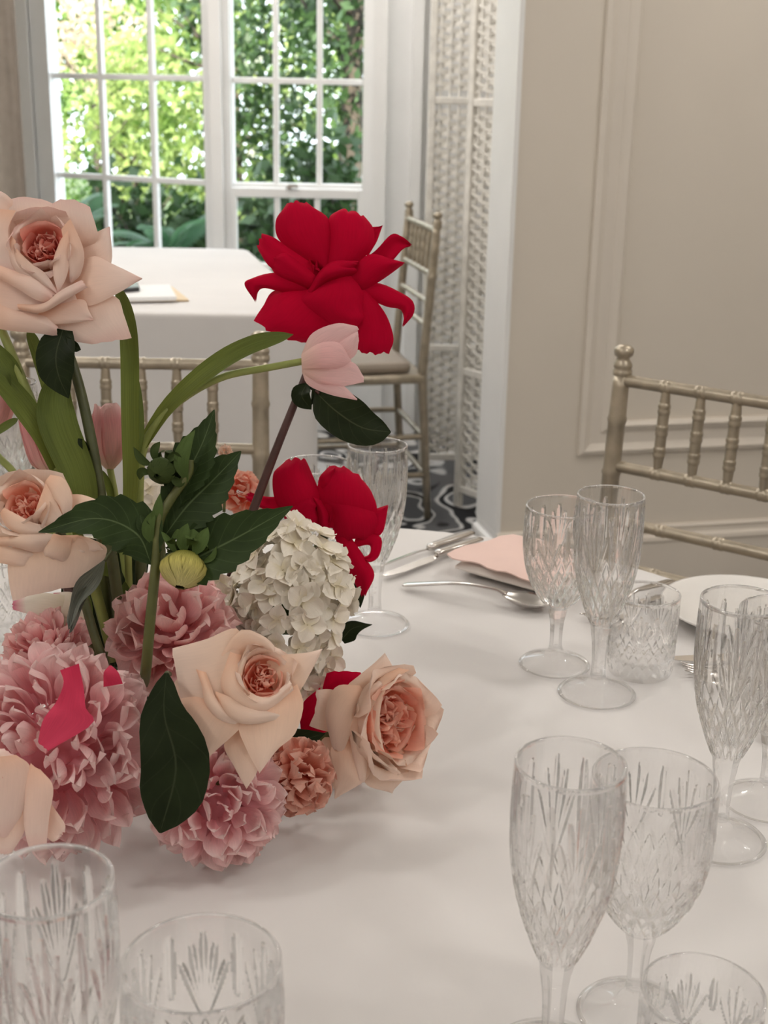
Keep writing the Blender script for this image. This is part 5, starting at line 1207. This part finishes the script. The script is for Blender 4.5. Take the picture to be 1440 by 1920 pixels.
patch(rd, [(600, 1330, -10), (605, 1290, 0), (612, 1262, -6)], [(690, 1330, -10), (690, 1290, 0), (676, 1262, -6)], M_red, eb=4, bulge=8)
patch(rd, [(560, 1330, 0), (575, 1310, 4), (600, 1290, 0)], [(570, 1420, 0), (600, 1400, 6), (620, 1370, 0)], M_red, bulge=8)
patch(rd, [(560, 1390, 0), (580, 1420, 4), (600, 1450, 0)], [(620, 1380, 0), (630, 1400, 6), (640, 1430, 0)], M_red, bulge=8)
patch(rd, [(600, 1440, 0), (612, 1465, 4), (640, 1478, 0)], [(650, 1430, 0), (672, 1450, 6), (678, 1478, 0)], M_red, bulge=6)
rd.stem([(610, 1390, -20), (540, 1390, -40), (470, 1390, -50)], 8, M_rstem)

# ---- tulips
def tulip_head(fl, bx, by, tx, ty, hw, mat, lean=0):
    """closed tulip: six overlapping petals from base (bx,by) to tip (tx,ty)"""
    ax = Vector((tx - bx, ty - by)); L = ax.length; ax /= L; n = Vector((ax.y, -ax.x))
    def q(t, u, d): p = Vector((bx, by)) + ax * L * t + n * u * hw; return (p.x, p.y, d)
    prof = [(0, .22), (.18, .82), (.45, 1.0), (.75, 1.0), (1.0, .80)]
    for k in range(6):
        a = k * PI / 3 + (0.2 if k % 2 else 0); r = 1.0 if k % 2 else .93; tl = 1.0 if k % 2 else .97
        pts = [q(t * tl, math.sin(a) * w * .80 * r, math.cos(a) * w * hw * .80 * r) for t, w in prof]
        nn = Vector((math.sin(a) * n.x, -math.sin(a) * n.y, math.cos(a)))
        fl.petal(pts, hw * .78, [(0, .3), (.2, .85), (.5, 1.0), (.75, .98), (.92, .72), (1, .25)], tuple(-nn), mat, cup=.95, wav=.05)
TG = 'pink tulips in the centrepiece'
C = Flower('tulip', 'pale pink tulip bending sideways below the big crimson rose', 'tulip', 610, 675, 1.02, TG)
m = M_tuliplight
patch(C, [(566, 662, -5), (585, 625, -5), (630, 606, -8), (669, 611, -12)], [(570, 690, 0), (612, 672, 4), (648, 642, 0), (673, 617, -12)], m, bulge=6, ruf=.6)
patch(C, [(600, 660, 0), (640, 636, 3), (671, 620, -6)], [(620, 692, 4), (664, 668, 1), (673, 638, -6)], m, bulge=5, ruf=.6)
patch(C, [(570, 682, 5), (620, 678, 12), (662, 679, 8), (682, 706, -2)], [(570, 702, 5), (602, 722, 8), (642, 724, 6), (682, 716, -2)], m, bulge=6, ruf=.6)
patch(C, [(567, 685, 2), (600, 703, 8), (640, 720, 4), (670, 748, -4)], [(566, 697, -2), (578, 722, 0), (620, 740, 0), (669, 750, -4)], m, bulge=4, ruf=.4)
patch(C, [(565, 664, 5), (600, 643, 18), (636, 643, 16), (658, 674, 2)], [(566, 692, 8), (600, 690, 22), (640, 692, 15), (660, 684, 2)], m, bulge=8, ruf=.6)
C.stem([(570, 677, 0), (500, 690, 8), (420, 706, 14), (350, 742, 18), (300, 787, 18), (270, 838, 15), (262, 900, 5), (262, 1000, 0), (270, 1150, -20)], (6.5, 9), M_tstem)
C.petal([(268, 835, 14), (320, 760, 26), (400, 690, 30), (470, 650, 24), (550, 627, 10)], 23, STRAP, (-.2, .4, 1), M_tleaf, 'leaf', cup=.6, nv=21)
T1 = Flower('tulip', 'closed pink tulip standing straight beside the strap leaf', 'tulip', 203, 820, 1.04, TG)
tulip_head(T1, 206, 880, 200, 756, 37, M_tulip)
T1.stem([(206, 878, 0), (216, 930, 0), (225, 1000, -10), (240, 1120, -20)], 6.5, M_tstem)
T1.petal([(212, 960, 4), (205, 915, 6), (188, 880, 2)], 8, STRAP, (0, 0, 1), M_tleaf, 'leaf', cup=.4)
T2 = Flower('tulip', 'closed pink tulip half hidden behind the green strap stems', 'tulip', 75, 825, 1.08, TG)
tulip_head(T2, 95, 890, 62, 755, 42, M_tulip)
T2.stem([(95, 885, 0), (130, 1000, 0), (170, 1150, -20)], 7, M_tstem)
T3 = Flower('tulip', 'pink tulip leaning in past the taupe drape', 'tulip', 5, 765, 1.02, TG)
tulip_head(T3, -20, 815, 12, 705, 32, M_tulip)
T3.stem([(-18, 812, 0), (-8, 850, 0), (25, 885, 0), (70, 950, -10), (150, 1100, -20)], 7, M_tstem)
T4 = Flower('tulip', 'tulip stem with long green leaves rising behind the tallest rose', 'tulip', 30, 640, .99, TG)
tulip_head(T4, -18, 570, -45, 490, 30, M_tulip)
T4.stem([(-18, 575, 0), (10, 635, 0), (45, 720, 2), (85, 820, 2), (115, 920, 0), (165, 1060, -20), (215, 1240, -40)], (8, 11), M_tstem)
T4.petal([(105, 880, 10), (80, 820, 18), (45, 765, 18), (0, 712, 10), (-25, 690, 4)], 24, STRAP, (.3, .3, 1), M_tleaf, 'leaf', cup=.7, nv=19)
T4.petal([(160, 1000, 0), (150, 900, 12), (112, 800, 16), (105, 745, 10), (120, 690, 4)], 40, [(0, .6), (.25, .9), (.5, 1.0), (.75, .78), (.92, .4), (1, .05)], (.1, 0, 1), M_tleafdk, 'leaf', cup=.7, nv=21)
T4.petal([(100, 800, -15), (90, 730, -12), (70, 660, -12), (52, 615, -14)], 13, STRAP, (.2, 0, 1), M_tleaf, 'leaf', cup=.5)
T4.petal([(-20, 820, 6), (10, 800, 8), (34, 785, 6)], 9, STRAP, (0, .3, 1), M_tleafdk, 'leaf', cup=.5)
T4.petal([(-20, 640, 10), (5, 670, 12), (25, 700, 8), (36, 735, 4)], 17, STRAP, (.2, 0, 1), M_tleafdk, 'leaf', cup=.6)
T5 = Flower('tulip', 'long upright strap leaf and stem of a tulip beside the tall blush rose', 'tulip', 245, 760, 1.00, TG)
T5.petal([(240, 1000, 0), (247, 900, 6), (246, 780, 10), (245, 660, 8), (238, 590, 4), (218, 530, -4)], 19, [(0, .7), (.3, .95), (.6, 1.0), (.85, .8), (1, .25)], (-.1, 0, 1), M_tleaf, 'leaf', cup=.8, nv=23)
T5.petal([(244, 900, -4), (262, 830, -2), (263, 770, -2), (256, 700, -6)], 7, STRAP, (.6, 0, 1), M_tleafdk, 'leaf', cup=.5)
T5.stem([(226, 560, -8), (246, 650, -6), (248, 800, -6), (240, 1000, -10), (245, 1180, -20)], 7, M_tstem)
for k, (pts, lb) in enumerate([([(205, 940, -30), (190, 1040, -30), (205, 1180, -40)], 'thick green stem in the shade behind the peach rose'), ([(215, 1060, -20), (222, 1140, -20), (215, 1230, -30)], 'brown stem leaning in the shade under the dahlia leaves'),
                         ([(265, 1040, -30), (262, 1130, -30), (255, 1220, -40)], 'dark stem upright in the shade under the dahlia leaves'), ([(120, 1080, -20), (150, 1160, -15), (195, 1260, -30)], 'dark brown stem slanting into the pink dahlias')]):
    fl = Flower('cut_stem', lb, 'stem', pts[1][0], pts[1][1], 1.0, 'bare stems in the centrepiece'); fl.stem(pts, 11 if k != 1 else 8, (M_gstem, M_pstem, M_rstem, M_pstem)[k], 'stalk')
    fl.petal([(pts[1][0] + 8, pts[1][1] + 40, 0), (pts[1][0] + 14, pts[1][1] + 5, 6), (pts[1][0] + 12, pts[1][1] - 50, 2)], 12, STRAP, (0, 0, 1), M_tleafdk, 'leaf', cup=.5)

# ---- the dahlia stem with serrated leaves and two buds
S = Flower('budding_dahlia', 'green dahlia stalk with dark serrated leaves and two buds', 'dahlia', 290, 1050, .905)
S.stem([(268, 1285, -150), (272, 1268, -70), (276, 1230, -20), (282, 1160, 0), (292, 1060, 4), (297, 985, 6), (318, 940, 6), (352, 890, 0), (356, 862, 0)], (11, 8), M_gstem)
S.stem([(292, 1065, 4), (320, 1040, 10), (345, 1045, 14)], 4, M_gstem, 'twig')
S.stem([(352, 892, 0), (325, 875, 6), (302, 880, 10)], 4, M_gstem, 'twig')
dl = dict(teeth=9, tooth=.10, cup=.35, fold=.06)
S.leaf([(284, 1058, 6), (255, 1000, 14), (180, 972, 14), (72, 998, 0)], 52, N=(0, .35, 1), mat=M_leaf, shape=[(0, .05), (.12, .55), (.35, 1), (.55, .92), (.75, .6), (.9, .25), (1, .02)], **dl)
S.leaf([(305, 1075, 4), (370, 1045, 10), (450, 1005, 10), (549, 949, -6)], 56, N=(.1, .3, 1), mat=M_leaf, shape=[(0, .10), (.12, .6), (.35, 1), (.55, .95), (.78, .58), (.92, .22), (1, .02)], **dl)
S.leaf([(305, 1010, -10), (350, 950, -6), (400, 900, -8), (452, 846, -16)], 58, N=(-.2, .1, 1), mat=M_leaf, shape=[(0, .2), (.15, .7), (.38, 1), (.6, .86), (.8, .5), (.93, .2), (1, .02)], **dl)
S.leaf([(318, 960, -16), (350, 890, -14), (380, 830, -16), (402, 768, -22)], 46, N=(-.3, .1, 1), mat=M_leaf, shape=[(0, .2), (.15, .6), (.4, 1), (.6, .86), (.8, .45), (.93, .18), (1, .02)], **dl)
S.leaf([(352, 905, 6), (342, 870, 14), (350, 835, 12), (366, 806, 4)], 17, N=(-.3, .1, 1), mat=M_sepal, cup=.7)
S.leaf([(290, 1000, 8), (296, 960, 14), (300, 925, 10)], 10, N=(0, 0, 1), mat=M_sepal)
S.leaf([(285, 1005, 8), (268, 985, 14), (262, 962, 10)], 12, N=(0, 0, 1), mat=M_leaf)
S.leaf([(284, 1020, 10), (278, 990, 16), (290, 955, 12)], 13, N=(0, .1, 1), mat=M_sepal)
def bud(fl, x, y, r, mat, axis, d, n, sepm, name, sn=6, sl=1.1):
    """bud of tightly overlapping petals with sepals at its base"""
    ax = Vector(axis).normalized(); e1 = ax.orthogonal().normalized(); e2 = ax.cross(e1); o = fl.L(x, y, d); R = r * fl.s
    b_ = MB().lathe([(.001, -R * .8), (R * .6, -R * .65), (R * .88, 0), (R * .7, R * .6), (.001, R * .86)], 16).build(name, mat, fl.o, True)
    b_.matrix_local = Matrix.Translation(o) @ ax.to_track_quat('Z', 'Y').to_matrix().to_4x4()
    inv = (Matrix.Translation(o) @ ax.to_track_quat('Z', 'Y').to_matrix().to_4x4()).inverted()
    for k in range(n):
        a = k * 2.4; rad = e1 * math.cos(a) + e2 * math.sin(a); q = .75 + .25 * (k % 3) / 2
        pts = [inv @ (o + rad * R * .45 - ax * R * .75), inv @ (o + rad * R * (1.0 + .03 * (k % 3)) - ax * R * .15), inv @ (o + rad * R * (.84 + .05 * (k % 3)) + ax * R * .45), inv @ (o + rad * R * .25 * q + ax * R * .95)]
        me = petal_mesh('bud_petal', pts, R * .42, ROUND, inv.to_3x3() @ -rad, mat, cup=.25, seed=k, nu=5, nv=8); obj('bud_petal', me, b_)
    for k in range(sn):
        a = k * 2 * PI / sn + .4; rad = e1 * math.cos(a) + e2 * math.sin(a)
        pts = [inv @ (o + rad * R * .35 - ax * R * .85), inv @ (o + rad * R * 1.0 - ax * R * .95), inv @ (o + rad * R * (sl + .25) - ax * R * 1.3), inv @ (o + rad * R * (sl + .2) - ax * R * (1.3 + sl * .55))]
        me = petal_mesh('sepal', pts, R * .36, ROUND, inv.to_3x3() @ ax, sepm, cup=.5, seed=k + 30, nu=5, nv=8); obj('sepal', me, b_)
bud(S, 345, 1066, 41, M_bud, (-.1, -.85, .45), 22, 14, M_sepal, 'yellow_bud', 6, .62)
for pts, w_ in (([(334, 1042, 20), (316, 1014, 24), (302, 996, 14)], 7), ([(346, 1040, 24), (344, 1008, 30), (352, 981, 20)], 14), ([(362, 1042, 24), (378, 1014, 28), (390, 988, 16)], 14), ([(378, 1056, 18), (398, 1044, 20), (406, 1024, 12)], 6)):
    S.leaf(pts, w_, mat=M_sepal, cup=.7)
bud(S, 302, 882, 25, M_dsepal, (-.2, -.45, .85), 16, 9, M_dsepal, 'dark_bud', 8, .75)
for pts in ([(292, 868, 14), (290, 845, 18), (300, 828, 10)], [(285, 872, 12), (266, 862, 10), (250, 838, 4)], [(312, 868, 14), (328, 855, 14), (345, 872, 8)], [(318, 890, 14), (335, 905, 12), (348, 900, 6)], [(284, 888, 14), (266, 885, 12), (262, 900, 6)]):
    S.leaf(pts, 9, mat=M_dsepal, cup=.8)
# ---- single leaves
lf = Flower('broad_leaf', 'broad glossy black-green leaf hanging between the big and the low pink dahlias', 'leaf', 325, 1430, .852)
lf.leaf([(312, 1262, -10), (308, 1340, 2), (330, 1440, 6), (300, 1562, -4)], 66, N=(.1, .1, 1), mat=M_bleaf, cup=.35, fold=.05, shape=[(0, .06), (.1, .30), (.2, .46), (.4, .82), (.6, 1.0), (.78, .92), (.92, .5), (1, .03)])
lf.stem([(312, 1264, -10), (314, 1262, -60), (318, 1264, -190)], 5, M_rstem)
l2 = Flower('broad_leaf', 'dark leaf in the gap under the front cream rose', 'leaf', 420, 1420, .96)
l2.leaf([(340, 1430, 0), (420, 1420, 6), (520, 1400, 6), (610, 1375, 0)], 46, mat=M_bleaf, cup=.3)
l2.stem([(345, 1430, 0), (300, 1440, -20)], 4, M_rstem)
for lb, pts, w_ in (('dark blade-like leaf added as dark mass in the gaps among the stems', [(215, 1250, -10), (220, 1150, 0), (232, 1050, 0), (240, 960, -6)], 52), ('dark leaf added as dark mass behind the hanging peach petal', [(190, 1230, -10), (165, 1160, 0), (160, 1090, 0), (175, 1010, -6)], 42)):
    lx = Flower('dark_filler_leaf', lb, 'leaf', pts[1][0], pts[1][1], 1.045); lx.leaf(pts, w_, mat=M_bleaf, cup=.4, shape=BROAD); lx.stem([pts[0], (pts[0][0], pts[0][1] + 60, -20)], 4, M_rstem)  # added leaves: a dark mass to darken the pale gaps between the stems
l3 = Flower('dried_leaf', 'crinkled grey-green dried leaf hanging below the peach rose', 'leaf', 150, 1130, .925)
l3.leaf([(196, 1050, -6), (178, 1080, 0), (148, 1120, 4), (128, 1180, 0)], 21, mat=M_grey, cup=.9, wav=.5, shape=[(0, .1), (.25, .6), (.5, 1), (.75, .6), (.9, .55), (1, .05)])
l3.leaf([(170, 1095, -2), (150, 1130, 6), (132, 1186, 2)], 11, mat=M_grey, cup=.9, wav=.6)
l3.stem([(196, 1052, -6), (212, 1030, -20), (225, 1010, -40)], 3, M_rstem)
